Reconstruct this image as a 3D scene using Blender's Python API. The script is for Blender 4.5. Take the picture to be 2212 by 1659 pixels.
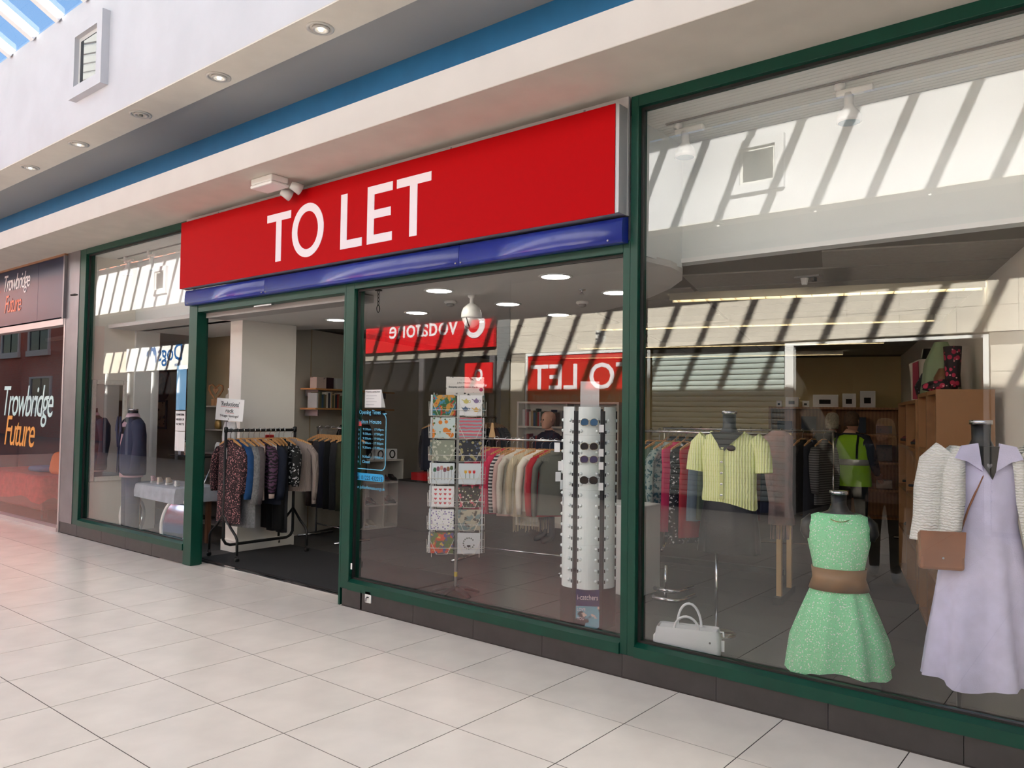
import bpy, bmesh, math, random
from mathutils import Vector, Matrix

for _o in list(bpy.data.objects):
    bpy.data.objects.remove(_o, do_unlink=True)
SC = bpy.context.scene
COL = SC.collection
PI = math.pi

# ------------------------------------------------------------------ camera, world, sun, exposure
YAW, PIT, ROL = -0.68163, 0.03677, 0.01381
_f = Vector((math.sin(YAW) * math.cos(PIT), math.cos(YAW) * math.cos(PIT), math.sin(PIT)))
_r = Vector((math.cos(YAW), -math.sin(YAW), 0.0))
_u = _r.cross(_f)
_r2 = _r * math.cos(ROL) + _u * math.sin(ROL)
_u2 = -_r * math.sin(ROL) + _u * math.cos(ROL)
cam_data = bpy.data.cameras.new('camera')
cam = bpy.data.objects.new('camera', cam_data)
COL.objects.link(cam)
cam_data.sensor_width = 36.0
cam_data.sensor_fit = 'HORIZONTAL'
cam_data.lens = 1693.57 * 36.0 / 2212.0
cam_data.clip_start = 0.05
cam_data.clip_end = 300
_m = Matrix((( _r2.x, _u2.x, -_f.x, 4.4973), (_r2.y, _u2.y, -_f.y, -4.1311), (_r2.z, _u2.z, -_f.z, 1.5779), (0, 0, 0, 1)))
cam.matrix_world = _m
SC.camera = cam

world = bpy.data.worlds.new('sky')
SC.world = world
world.use_nodes = True
_nt = world.node_tree
_nt.nodes.clear()
_out = _nt.nodes.new('ShaderNodeOutputWorld')
_bg = _nt.nodes.new('ShaderNodeBackground')
_sky = _nt.nodes.new('ShaderNodeTexSky')
_sky.sky_type = 'NISHITA'
_sky.sun_disc = False
SUN_DIR = Vector((-0.468, -1.0, -0.51))          # way the sunlight travels
_sky.sun_elevation = math.atan2(0.51, math.hypot(0.468, 1.0))
_sky.sun_rotation = math.atan2(0.468, 1.0)
_sky.air_density = 1.0
_sky.dust_density = 1.2
_sky.ozone_density = 1.0
_bg.inputs['Strength'].default_value = 0.11
_hs = _nt.nodes.new('ShaderNodeHueSaturation'); _hs.inputs['Saturation'].default_value = 1.15
_nt.links.new(_sky.outputs[0], _hs.inputs['Color'])
_nt.links.new(_hs.outputs[0], _bg.inputs[0])
_nt.links.new(_bg.outputs[0], _out.inputs[0])

sun_data = bpy.data.lights.new('sun', 'SUN')
sun_data.energy = 16.0
sun_data.angle = math.radians(0.53)
sun_data.color = (1.0, 0.91, 0.78)
sun = bpy.data.objects.new('sun', sun_data)
COL.objects.link(sun)
sun.rotation_euler = SUN_DIR.to_track_quat('-Z', 'Y').to_euler()
sun.location = (6, 12, 14)

SC.view_settings.view_transform = 'Standard'
SC.view_settings.look = 'None'
SC.view_settings.gamma = 1.0
SC.view_settings.exposure = 1.5
SC.view_settings.use_curve_mapping = False
try:
    SC.cycles.max_bounces = 10
    SC.cycles.diffuse_bounces = 5
    SC.cycles.glossy_bounces = 4
    SC.cycles.transparent_max_bounces = 24
    SC.cycles.caustics_reflective = False
    SC.cycles.caustics_refractive = False
    SC.cycles.sample_clamp_indirect = 6.0
    SC.cycles.use_denoising = True
except Exception:
    pass

# ------------------------------------------------------------------ materials
def lin(c):
    c = c / 255.0
    return c / 12.92 if c <= 0.04045 else ((c + 0.055) / 1.055) ** 2.4
def rgb(c): return (lin(c[0]), lin(c[1]), lin(c[2]), 1.0)
MATS = {}
def mat(name, col, rough=0.6, metal=0.0, var=0.0, vscale=8.0, bump=0.0, bscale=60.0, emit=0.0, spec=0.5, col2=None, sheen=0.0, coat=0.0):
    """Principled material; var mixes in a darker (or second) colour by procedural noise, bump adds fine relief."""
    if name in MATS: return MATS[name]
    m = bpy.data.materials.new(name); m.use_nodes = True
    nt = m.node_tree; b = nt.nodes['Principled BSDF']
    b.inputs['Base Color'].default_value = rgb(col)
    b.inputs['Roughness'].default_value = rough
    b.inputs['Metallic'].default_value = metal
    b.inputs['Specular IOR Level'].default_value = spec
    if coat: b.inputs['Coat Weight'].default_value = coat
    if sheen: b.inputs['Sheen Weight'].default_value = sheen
    tc = nt.nodes.new('ShaderNodeTexCoord')
    if var > 0 or col2 is not None:
        n = nt.nodes.new('ShaderNodeTexNoise'); n.inputs['Scale'].default_value = vscale; n.inputs['Detail'].default_value = 5
        nt.links.new(tc.outputs['Object'], n.inputs['Vector'])
        r = nt.nodes.new('ShaderNodeValToRGB')
        r.color_ramp.elements[0].position = 0.35; r.color_ramp.elements[1].position = 0.65
        c2 = col2 if col2 is not None else tuple(x * (1 - var) for x in col)
        r.color_ramp.elements[0].color = rgb(c2); r.color_ramp.elements[1].color = rgb(col)
        nt.links.new(n.outputs['Fac'], r.inputs['Fac']); nt.links.new(r.outputs['Color'], b.inputs['Base Color'])
    if bump > 0:
        n2 = nt.nodes.new('ShaderNodeTexNoise'); n2.inputs['Scale'].default_value = bscale; n2.inputs['Detail'].default_value = 3
        nt.links.new(tc.outputs['Object'], n2.inputs['Vector'])
        bp = nt.nodes.new('ShaderNodeBump'); bp.inputs['Strength'].default_value = bump; bp.inputs['Distance'].default_value = 0.01
        nt.links.new(n2.outputs['Fac'], bp.inputs['Height']); nt.links.new(bp.outputs['Normal'], b.inputs['Normal'])
    if emit > 0:
        b.inputs['Emission Color'].default_value = rgb(col); b.inputs['Emission Strength'].default_value = emit
    MATS[name] = m
    return m
def mat_print(name, base, spots, scale=40.0, thr=0.5, rough=0.8, kind='voronoi', soft=0.04):
    """Printed cloth or card: a base colour with procedural spots of one or more colours."""
    if name in MATS: return MATS[name]
    m = bpy.data.materials.new(name); m.use_nodes = True
    nt = m.node_tree; b = nt.nodes['Principled BSDF']; b.inputs['Roughness'].default_value = rough
    tc = nt.nodes.new('ShaderNodeTexCoord')
    prev = None
    for i, (c, t) in enumerate(spots):
        if kind == 'voronoi':
            v = nt.nodes.new('ShaderNodeTexVoronoi'); v.inputs['Scale'].default_value = scale * (1 + 0.37 * i); o = v.outputs['Distance']
        else:
            v = nt.nodes.new('ShaderNodeTexNoise'); v.inputs['Scale'].default_value = scale * (1 + 0.6 * i); v.inputs['Detail'].default_value = 2; o = v.outputs['Fac']
        mp = nt.nodes.new('ShaderNodeMapping'); mp.inputs['Location'].default_value = (3.1 * i, 1.7 * i, 0.9 * i)
        nt.links.new(tc.outputs['Object'], mp.inputs['Vector']); nt.links.new(mp.outputs['Vector'], v.inputs['Vector'])
        r = nt.nodes.new('ShaderNodeValToRGB'); r.color_ramp.elements[0].position = t; r.color_ramp.elements[1].position = t + soft
        nt.links.new(o, r.inputs['Fac'])
        r.color_ramp.elements[0].color = (1, 1, 1, 1); r.color_ramp.elements[1].color = (0, 0, 0, 1)
        mx = nt.nodes.new('ShaderNodeMix'); mx.data_type = 'RGBA'
        nt.links.new(r.outputs['Color'], mx.inputs['Factor'])
        if prev is None: mx.inputs['A'].default_value = rgb(base)
        else: nt.links.new(prev, mx.inputs['A'])
        mx.inputs['B'].default_value = rgb(c)
        prev = mx.outputs['Result']
    nt.links.new(prev, b.inputs['Base Color'])
    MATS[name] = m
    return m
def mat_wave(name, c1, c2, scale=20.0, axis='X', dist=0.0, rough=0.8, bump=0.0, sharp=0.2, mid=0.5):
    """Stripes or knit ribs from a wave texture, with optional relief."""
    if name in MATS: return MATS[name]
    m = bpy.data.materials.new(name); m.use_nodes = True
    nt = m.node_tree; b = nt.nodes['Principled BSDF']; b.inputs['Roughness'].default_value = rough
    tc = nt.nodes.new('ShaderNodeTexCoord'); w = nt.nodes.new('ShaderNodeTexWave')
    w.bands_direction = axis; w.inputs['Scale'].default_value = scale; w.inputs['Distortion'].default_value = dist; w.inputs['Detail Scale'].default_value = 2
    nt.links.new(tc.outputs['Object'], w.inputs['Vector'])
    r = nt.nodes.new('ShaderNodeValToRGB'); r.color_ramp.elements[0].position = mid - sharp; r.color_ramp.elements[1].position = mid + sharp
    r.color_ramp.elements[0].color = rgb(c1); r.color_ramp.elements[1].color = rgb(c2)
    nt.links.new(w.outputs['Fac'], r.inputs['Fac']); nt.links.new(r.outputs['Color'], b.inputs['Base Color'])
    if bump:
        bp = nt.nodes.new('ShaderNodeBump'); bp.inputs['Strength'].default_value = bump; bp.inputs['Distance'].default_value = 0.01
        nt.links.new(w.outputs['Fac'], bp.inputs['Height']); nt.links.new(bp.outputs['Normal'], b.inputs['Normal'])
    MATS[name] = m
    return m
def mat_tiles(name, col, joint, sx, sy, rough, jw=0.004, ox=0.0, oy=0.0, plane='XY'):
    """Grid of joints by position, for pieces too far away to build one by one."""
    if name in MATS: return MATS[name]
    m = bpy.data.materials.new(name); m.use_nodes = True
    nt = m.node_tree; b = nt.nodes['Principled BSDF']; b.inputs['Roughness'].default_value = rough
    tc = nt.nodes.new('ShaderNodeTexCoord'); sp = nt.nodes.new('ShaderNodeSeparateXYZ'); nt.links.new(tc.outputs['Object'], sp.inputs[0])
    outs = []
    for ax, s, o in ((plane[0], sx, ox), (plane[1], sy, oy)):
        a = nt.nodes.new('ShaderNodeMath'); a.operation = 'ADD'; a.inputs[1].default_value = 100 * s - o + jw / 2; nt.links.new(sp.outputs[ax], a.inputs[0])
        d = nt.nodes.new('ShaderNodeMath'); d.operation = 'MODULO'; d.inputs[1].default_value = s; nt.links.new(a.outputs[0], d.inputs[0])
        l = nt.nodes.new('ShaderNodeMath'); l.operation = 'LESS_THAN'; l.inputs[1].default_value = jw; nt.links.new(d.outputs[0], l.inputs[0])
        outs.append(l)
    mx = nt.nodes.new('ShaderNodeMath'); mx.operation = 'MAXIMUM'; nt.links.new(outs[0].outputs[0], mx.inputs[0]); nt.links.new(outs[1].outputs[0], mx.inputs[1])
    mix = nt.nodes.new('ShaderNodeMix'); mix.data_type = 'RGBA'; nt.links.new(mx.outputs[0], mix.inputs['Factor'])
    mix.inputs['A'].default_value = rgb(col); mix.inputs['B'].default_value = rgb(joint)
    nt.links.new(mix.outputs['Result'], b.inputs['Base Color'])
    MATS[name] = m
    return m
def mat_glass(name, ior=1.9, tint=(1, 1, 1), rough=0.0):
    """Thin pane: see-through, with a mirror reflection by Fresnel on the outward faces."""
    if name in MATS: return MATS[name]
    m = bpy.data.materials.new(name); m.use_nodes = True
    nt = m.node_tree; nt.nodes.clear()
    out = nt.nodes.new('ShaderNodeOutputMaterial'); t = nt.nodes.new('ShaderNodeBsdfTransparent'); g = nt.nodes.new('ShaderNodeBsdfGlossy')
    t.inputs['Color'].default_value = (*tint, 1); g.inputs['Roughness'].default_value = rough
    fr = nt.nodes.new('ShaderNodeFresnel'); fr.inputs['IOR'].default_value = ior
    geo = nt.nodes.new('ShaderNodeNewGeometry')
    inv = nt.nodes.new('ShaderNodeMath'); inv.operation = 'SUBTRACT'; inv.inputs[0].default_value = 1.0; nt.links.new(geo.outputs['Backfacing'], inv.inputs[1])
    mu = nt.nodes.new('ShaderNodeMath'); mu.operation = 'MULTIPLY'; nt.links.new(fr.outputs[0], mu.inputs[0]); nt.links.new(inv.outputs[0], mu.inputs[1])
    mix = nt.nodes.new('ShaderNodeMixShader'); nt.links.new(mu.outputs[0], mix.inputs[0]); nt.links.new(t.outputs[0], mix.inputs[1]); nt.links.new(g.outputs[0], mix.inputs[2])
    nt.links.new(mix.outputs[0], out.inputs[0])
    MATS[name] = m
    return m

# ------------------------------------------------------------------ mesh helpers
class MB:
    def __init__(s): s.v = []; s.f = []; s.m = []
    def add(s, vs, fs, mi=0):
        o = len(s.v); s.v += [tuple(p) for p in vs]; s.f += [tuple(i + o for i in f) for f in fs]; s.m += [mi] * len(fs); return s
    def box(s, x0, x1, y0, y1, z0, z1, mi=0):
        vs = [(x, y, z) for z in (z0, z1) for y in (y0, y1) for x in (x0, x1)]
        return s.add(vs, [(0, 2, 3, 1), (4, 5, 7, 6), (0, 1, 5, 4), (2, 6, 7, 3), (0, 4, 6, 2), (1, 3, 7, 5)], mi)
    def obox(s, c, size, rz=0.0, mi=0, rx=0.0, ry=0.0):
        M = Matrix.Translation(c) @ Matrix.Rotation(rz, 4, 'Z') @ Matrix.Rotation(ry, 4, 'Y') @ Matrix.Rotation(rx, 4, 'X')
        h = [k / 2 for k in size]
        vs = [M @ Vector((x, y, z)) for z in (-h[2], h[2]) for y in (-h[1], h[1]) for x in (-h[0], h[0])]
        return s.add(vs, [(0, 2, 3, 1), (4, 5, 7, 6), (0, 1, 5, 4), (2, 6, 7, 3), (0, 4, 6, 2), (1, 3, 7, 5)], mi)
    def tube(s, path, r, n=8, mi=0, caps=True, closed=False, flat=None):
        P = [Vector(p) for p in path]; k = len(P)
        rs = r if isinstance(r, (list, tuple)) else [r] * k
        prev = None; vs = []
        for i, p in enumerate(P):
            a = P[(i - 1) % k] if (closed or i > 0) else P[0]
            b = P[(i + 1) % k] if (closed or i < k - 1) else P[-1]
            t = (b - a).normalized() if (b - a).length > 1e-9 else Vector((0, 0, 1))
            if prev is None:
                up = Vector((0, 0, 1)) if abs(t.z) < 0.9 else Vector((1, 0, 0))
                u = t.cross(up).normalized()
            else:
                u = (prev - t * prev.dot(t)); u = u.normalized() if u.length > 1e-9 else t.orthogonal().normalized()
            prev = u; w = t.cross(u)
            for j in range(n):
                q = 2 * PI * j / n
                k2 = flat if flat else 1.0
                vs.append(p + (u * math.cos(q) + w * math.sin(q) * k2) * rs[i])
        fs = []
        for i in range(k if closed else k - 1):
            for j in range(n):
                a = i * n + j; b = i * n + (j + 1) % n; c = ((i + 1) % k) * n + (j + 1) % n; d = ((i + 1) % k) * n + j
                fs.append((a, b, c, d))
        if caps and not closed:
            fs.append(tuple(reversed(range(n)))); fs.append(tuple((k - 1) * n + j for j in range(n)))
        return s.add(vs, fs, mi)
    def lathe(s, prof, n=20, c=(0, 0, 0), mi=0, sx=1.0, sy=1.0):
        vs = []
        for (r, z) in prof:
            for j in range(n):
                q = 2 * PI * j / n; vs.append((c[0] + r * math.cos(q) * sx, c[1] + r * math.sin(q) * sy, c[2] + z))
        fs = []
        for i in range(len(prof) - 1):
            for j in range(n):
                fs.append((i * n + j, i * n + (j + 1) % n, (i + 1) * n + (j + 1) % n, (i + 1) * n + j))
        fs.append(tuple(reversed(range(n)))); fs.append(tuple((len(prof) - 1) * n + j for j in range(n)))
        return s.add(vs, fs, mi)
    def rings(s, rings, mi=0, cap0=False, cap1=False):
        n = len(rings[0]); vs = [p for r in rings for p in r]; fs = []
        for i in range(len(rings) - 1):
            for j in range(n):
                fs.append((i * n + j, i * n + (j + 1) % n, (i + 1) * n + (j + 1) % n, (i + 1) * n + j))
        if cap0: fs.append(tuple(reversed(range(n))))
        if cap1: fs.append(tuple((len(rings) - 1) * n + j for j in range(n)))
        return s.add(vs, fs, mi)
    def prism(s, poly, a0, a1, axis='Y', mi=0):
        n = len(poly)
        def P(p, a):
            if axis == 'Y': return (p[0], a, p[1])
            if axis == 'X': return (a, p[0], p[1])
            return (p[0], p[1], a)
        vs = [P(p, a0) for p in poly] + [P(p, a1) for p in poly]
        fs = [tuple(range(n)), tuple(reversed(range(n, 2 * n)))] + [(i, i + n, (i + 1) % n + n, (i + 1) % n) for i in range(n)]
        return s.add(vs, fs, mi)
    def xf(s, M):
        s.v = [tuple(M @ Vector(p)) for p in s.v]; return s
    def mesh(s, name, mats, smooth=False):
        me = bpy.data.meshes.new(name); me.from_pydata(s.v, [], s.f)
        for m in (mats if isinstance(mats, (list, tuple)) else [mats]): me.materials.append(m)
        bm = bmesh.new(); bm.from_mesh(me)
        bmesh.ops.recalc_face_normals(bm, faces=bm.faces); bm.to_mesh(me); bm.free()
        for i, p in enumerate(me.polygons):
            p.material_index = s.m[i] if i < len(s.m) else 0
            p.use_smooth = smooth
        me.update(); return me
    def build(s, name, mats, parent=None, smooth=False, bevel=0.0, loc=None, rz=0.0):
        o = link(name, s.mesh(name, mats, smooth), parent, loc, rz)
        if bevel:
            b = o.modifiers.new('bevel', 'BEVEL'); b.width = bevel; b.segments = 2; b.limit_method = 'ANGLE'
        return o
def link(name, me, parent=None, loc=None, rz=0.0):
    o = bpy.data.objects.new(name, me); COL.objects.link(o)
    if parent is not None: o.parent = parent
    if loc is not None: o.location = loc
    if rz: o.rotation_euler = (0, 0, rz)
    return o
def tag(o, label, cat, group=None):
    o['label'] = label; o['category'] = cat
    if group: o['group'] = group
    return o
def thing(name, label, cat, loc=(0, 0, 0), rz=0.0, group=None):
    o = bpy.data.objects.new(name, None); COL.objects.link(o); o.empty_display_size = 0.05
    o.location = loc; o.rotation_euler = (0, 0, rz)
    return tag(o, label, cat, group)
def struct(name, loc=(0, 0, 0), rz=0.0, mb=None, m=None, smooth=False):
    o = link(name, mb.mesh(name, m, smooth) if mb else None, None, loc, rz); o['kind'] = 'structure'; return o
def dup(src, loc, rz=None, label=None, group=None):
    r = src.copy(); COL.objects.link(r); r.location = loc
    if rz is not None: r.rotation_euler = (0, 0, rz)
    if label: r['label'] = label
    if group: r['group'] = group
    for ch in src.children:
        c = ch.copy(); COL.objects.link(c); c.parent = r
        for g in ch.children:
            d = g.copy(); COL.objects.link(d); d.parent = c
    return r
def text_mesh(body, size, depth=0.002, m=None, align='CENTER', shear=0.0, sx=1.0, bold=0.0, sz=1.0, spacing=1.0):
    """Lettering as flat extruded mesh in local x (reading) and z (up), facing -y."""
    cu = bpy.data.curves.new('text', 'FONT'); cu.body = body; cu.size = size; cu.extrude = depth / 2; cu.align_x = align; cu.align_y = 'BOTTOM_BASELINE'
    cu.shear = shear; cu.offset = bold; cu.resolution_u = 3; cu.space_character = spacing
    ob = bpy.data.objects.new('text', cu); COL.objects.link(ob)
    bpy.context.view_layer.update()
    me = bpy.data.meshes.new_from_object(ob.evaluated_get(bpy.context.evaluated_depsgraph_get()))
    bpy.data.objects.remove(ob, do_unlink=True)
    me.transform(Matrix.Rotation(PI / 2, 4, 'X') @ Matrix.Diagonal((sx, sz, 1, 1)))
    me.materials.clear()
    if m: me.materials.append(m)
    return me
def fit_text(body, width, height, m, par, cx, z, y=-0.0345, name='lettering', bold=0.0, depth=0.003, shear=0.0, spacing=1.0):
    me = text_mesh(body, 1.0, depth, m, 'CENTER', shear, 1, bold, 1.0, spacing)
    xs = [v.co.x for v in me.vertices]; zs = [v.co.z for v in me.vertices]
    kx = width / (max(xs) - min(xs)); kz = height / (max(zs) - min(zs)); mx = (max(xs) + min(xs)) / 2; mz = min(zs)
    me.transform(Matrix.Diagonal((kx, 1, kz, 1)) @ Matrix.Translation((-mx, 0, -mz)))
    return link(name, me, par, (cx, y, z))

def nth(k): return '%d%s' % (k, 'st' if k % 10 == 1 and k != 11 else 'nd' if k % 10 == 2 and k != 12 else 'rd' if k % 10 == 3 and k != 13 else 'th')
# ------------------------------------------------------------------ shared materials
m_tile = mat('floor_tile', (236, 227, 218), 0.22, var=0.045, vscale=3.0, bump=0.02, bscale=300)
m_joint = mat('floor_joint', (58, 51, 48), 0.9)
m_tilefar = mat_tiles('floor_tile_far', (236, 227, 218), (105, 97, 92), 0.6, 0.6, 0.24)
m_bulk = mat('bulkhead_white', (222, 226, 224), 0.7)
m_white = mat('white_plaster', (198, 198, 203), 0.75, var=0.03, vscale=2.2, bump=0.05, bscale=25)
m_soffit = mat('soffit_paint', (216, 209, 198), 0.8, var=0.03, vscale=4)
m_cream = mat('cream_paint', (203, 195, 187), 0.7, var=0.02, vscale=3)
m_blue = mat('blue_paint', (18, 100, 148), 0.6, var=0.05, vscale=5)
m_grey = mat('grey_ceiling', (150, 149, 149), 0.85)
m_green = mat('green_frame', (6, 66, 52), 0.38, var=0.08, vscale=6, spec=0.35)
m_plinth = mat('plinth_tile', (62, 58, 58), 0.42, var=0.12, vscale=9)
m_steel = mat('grey_steel', (140, 136, 140), 0.38, metal=0.6, var=0.1, vscale=3)
m_glass = mat_glass('shop_glass', 1.95)
m_roofglass = mat_glass('roof_glass', 1.45, tint=(0.93, 0.96, 0.98))
m_darkglass = mat('dark_glass', (60, 64, 66), 0.03, metal=0.55)
m_bar = mat('white_bar', (240, 240, 240), 0.4)
m_black = mat('black', (18, 18, 19), 0.5)
m_dark = mat('dark_void', (30, 29, 30), 0.9)
m_iw = mat('shop_wall_paint', (228, 223, 212), 0.85, var=0.02, vscale=2)
m_iwy = mat('shop_wall_yellow', (222, 202, 150), 0.85)
m_ibrown = mat('shop_wall_tan', (188, 170, 142), 0.85, var=0.03, vscale=3)
m_carpet = mat('shop_floor', (63, 61, 59), 0.75, var=0.06, vscale=20, bump=0.1, bscale=400)
m_cjoint = mat('shop_floor_joint', (58, 56, 54), 0.9)
m_chrome = mat('chrome', (215, 215, 218), 0.18, metal=1.0)
m_whitem = mat('white_metal', (232, 232, 230), 0.4)
m_wood = mat_wave('hanger_wood', (196, 140, 84), (214, 164, 106), 14, 'X', 3.0, 0.5)
m_woodc = mat_wave('bookcase_wood', (140, 96, 56), (158, 110, 66), 6, 'X', 1.5, 0.5)
m_paper = mat('paper', (238, 238, 240), 0.8)
m_ink = mat('ink', (40, 40, 44), 0.8)
m_letter = mat('letter_white', (232, 222, 228), 0.6)
m_red = mat('sign_red', (178, 0, 8), 0.6, spec=0.08)

# ------------------------------------------------------------------ mall floor, one object per tile near the shop
XL, XR = -24.0, 11.0
f = MB().box(XL - 30, XR, -30, -3.0 - 1.2, -0.08, 0).box(XL - 30, -9.6, -4.2, 0.1, -0.08, 0).box(6.0, XR, -4.2, 0.1, -0.08, 0)
floor = struct('floor', mb=f, m=m_tilefar)
fb = MB().box(-9.6, 6.0, -4.2, 0.2, -0.08, -0.0015)
fb.build('joint_bed', m_joint, floor)
tile_me = MB().box(-0.2972, 0.2972, -0.2972, 0.2972, -0.03, 0.0).mesh('tile', m_tile)
for i in range(26):
    for j in range(7):
        link('tile', tile_me, floor, (-9.6 + 0.3 + 0.6 * i, -0.3 - 0.6 * j, 0))
half_me = MB().box(-0.298, 0.298, 0.003, 0.19, -0.03, 0.0).mesh('tile', m_tile)
for i in range(-6, 0):
    link('tile', half_me, floor, (0.6 * i + 0.3, 0, 0))

# ------------------------------------------------------------------ near side: bulkhead, cove, upper wall with downlights
struct('wall_bulkhead_front', mb=MB().box(XL, XR, -0.63, 0.14, 3.528, 3.738, 1).box(XL, XR, -0.628, 0.14, 3.526, 3.528, 0), m=[m_soffit, m_cream])
struct('wall_cove_blue', mb=MB().box(XL, XR, 0.14, 0.3, 3.6, 4.5), m=m_blue)
struct('ceiling_cove', mb=MB().box(XL, XR, -0.46, 0.3, 4.42, 4.55), m=m_grey)
def upper_wall(name, y0, y1, z0, z1, holes, mside):
    mb = MB(); xs = XL
    for (a, b, c, d) in holes:
        mb.box(xs, a, y0, y1, z0 + 0.012, z1); mb.box(a, b, y0, y1, z0 + 0.012, c); mb.box(a, b, y0, y1, d, z1); xs = b
    mb.box(xs, XR, y0, y1, z0 + 0.012, z1)
    mb.box(XL, XR, y0 + 0.001, y1 - 0.001, z0, z0 + 0.012, 1)
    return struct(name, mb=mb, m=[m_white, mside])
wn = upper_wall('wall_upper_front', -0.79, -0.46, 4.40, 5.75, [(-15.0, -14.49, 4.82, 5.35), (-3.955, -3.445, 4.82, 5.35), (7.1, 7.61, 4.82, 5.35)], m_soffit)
def wall_window(n, xc, zc, yf, sgn, inner, outer):
    """Small square window with a box frame proud of the wall; sgn = side of the wall the frame stands on."""
    w = struct('window_%d' % n, (xc, yf, zc)); a, b = inner / 2, outer / 2
    fr = MB(); y0, y1 = (0, sgn * 0.075)
    lo, hi = min(y0, y1), max(y0, y1)
    fr.box(-b, -a, lo, hi, -b, b).box(a, b, lo, hi, -b, b).box(-a, a, lo, hi, -b, -a).box(-a, a, lo, hi, a, b)
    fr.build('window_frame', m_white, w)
    s2 = MB(); yy = sgn * 0.03
    s2.box(-a, -a + 0.04, min(yy, yy - sgn * .03), max(yy, yy - sgn * .03), -a, a).box(a - 0.04, a, min(yy, yy - sgn * .03), max(yy, yy - sgn * .03), -a, a).box(-a + .04, a - .04, min(yy, yy - sgn * .03), max(yy, yy - sgn * .03), -a, -a + .04).box(-a + .04, a - .04, min(yy, yy - sgn * .03), max(yy, yy - sgn * .03), a - .04, a)
    s2.build('sash', mat('sash_grey', (205, 204, 200), 0.5), w)
    MB().box(-a + .04, a - .04, min(yy, yy - sgn * .02), max(yy, yy - sgn * .02), -a + .04, a - .04).build('pane', m_darkglass, w)
wall_window(11, -3.70, 5.085, -0.79, -1, 0.51, 0.735)
wall_window(12, -14.745, 5.085, -0.79, -1, 0.51, 0.735)
wall_window(13, 7.355, 5.085, -0.79, -1, 0.51, 0.735)

m_ring = mat('downlight_ring', (190, 186, 180), 0.45)
m_bulb = mat('led_lens', (255, 250, 240), 0.3, emit=3.0)
m_bulboff = mat('lens_off', (120, 118, 112), 0.3)
def downlight(loc, label, lit=True, power=13.0):
    t = thing('recessed_downlight', label, 'downlight', loc, 0, 'downlights under the upper wall')
    MB().lathe([(0.102, 0.004), (0.102, -0.006), (0.088, -0.010), (0.078, -0.004), (0.076, 0.004)], 28).build('trim_ring', m_ring, t, True)
    MB().lathe([(0.066, 0.004), (0.064, -0.016), (0.045, -0.014), (0.044, 0.004)], 24, (0.004, 0.004, 0)).build('gimbal', m_ring, t, True)
    MB().lathe([(0.017, 0.0), (0.017, -0.017), (0.010, -0.019)], 16, (0.004, 0.004, 0)).build('lens', m_bulb if lit else m_bulboff, t, True)
    if lit:
        ld = bpy.data.lights.new('lamp', 'SPOT'); ld.energy = power; ld.spot_size = math.radians(130); ld.spot_blend = 1.0; ld.shadow_soft_size = 0.03; ld.color = (1.0, 0.95, 0.87)
        lo = bpy.data.objects.new('lamp', ld); COL.objects.link(lo); lo.parent = t; lo.location = (0, 0, -0.03)
for k, (x, w) in enumerate([(-0.22, 'nearest lit downlight, above the red sign'), (-1.608, 'lit downlight second along the upper soffit'), (-2.995, 'unlit downlight third along the upper soffit'),
                            (-4.383, 'lit downlight fourth along the upper soffit'), (-5.728, 'lit downlight fifth along the soffit by the left edge')]):
    downlight((x, -0.625, 4.398), 'recessed round ' + w, k != 2)
for k, x in enumerate((1.17, 2.56, 3.95, 5.34, 6.73, -7.1, -8.5, -9.9)):
    downlight((x, -0.625, 4.398), 'recessed round downlight of the near soffit outside the picture, %s %s of the view' % ('first second third fourth fifth first second third'.split()[k], 'right' if x > 0 else 'left'))

# ------------------------------------------------------------------ roof: glazed gable over the mall
PITCH = 0.57
YN, YF, ZW = -0.79, -6.27, 5.75
YR = (YN + YF) / 2; ZR = ZW + PITCH * (YN - YR)
roof = struct('ceiling_skylight')
ang = math.atan(PITCH); ln = math.hypot(YN - YR, ZR - ZW)
bar_me = MB().box(-0.045, 0.045, 0, ln, -0.05, 0.05).mesh('glazing_bar', m_bar)
pane_me = MB().box(0.045, 0.645, 0, ln, 0.03, 0.038).mesh('pane', m_roofglass)
xk = -4.55 - 0.69 * 28
while xk < XR - 0.2:
    for side in (0, 1):
        for nm, me in (('glazing_bar', bar_me), ('pane', pane_me)):
            o = link(nm, me, roof, (xk if side == 0 else xk + (0 if nm == 'glazing_bar' else 0), YN if side == 0 else YF, ZW))
            if side == 0:   # rises towards -y
                o.rotation_euler = (ang, 0, PI)
                if nm == 'pane': o.location.x = xk + 0.69
            else:
                o.rotation_euler = (ang, 0, 0)
    xk += 0.69
MB().box(XL, XR, YR - 0.33, YR + 0.33, ZR - 0.16, ZR + 0.02).build('ridge_beam', m_bar, roof)
# roof over the shops and outer walls that keep daylight out of them
struct('ceiling_roof_front', mb=MB().box(XL, XR, -0.46, 13.2, 5.5, 5.7), m=m_grey)
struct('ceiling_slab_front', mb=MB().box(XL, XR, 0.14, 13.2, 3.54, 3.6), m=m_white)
struct('wall_rear', mb=MB().box(XL, XR, 13.0, 13.2, 0, 3.54), m=m_iw)
struct('wall_end_right', mb=MB().box(XR, XR + 0.2, -11.5, 13.2, 0, 7.4), m=m_white)

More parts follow.
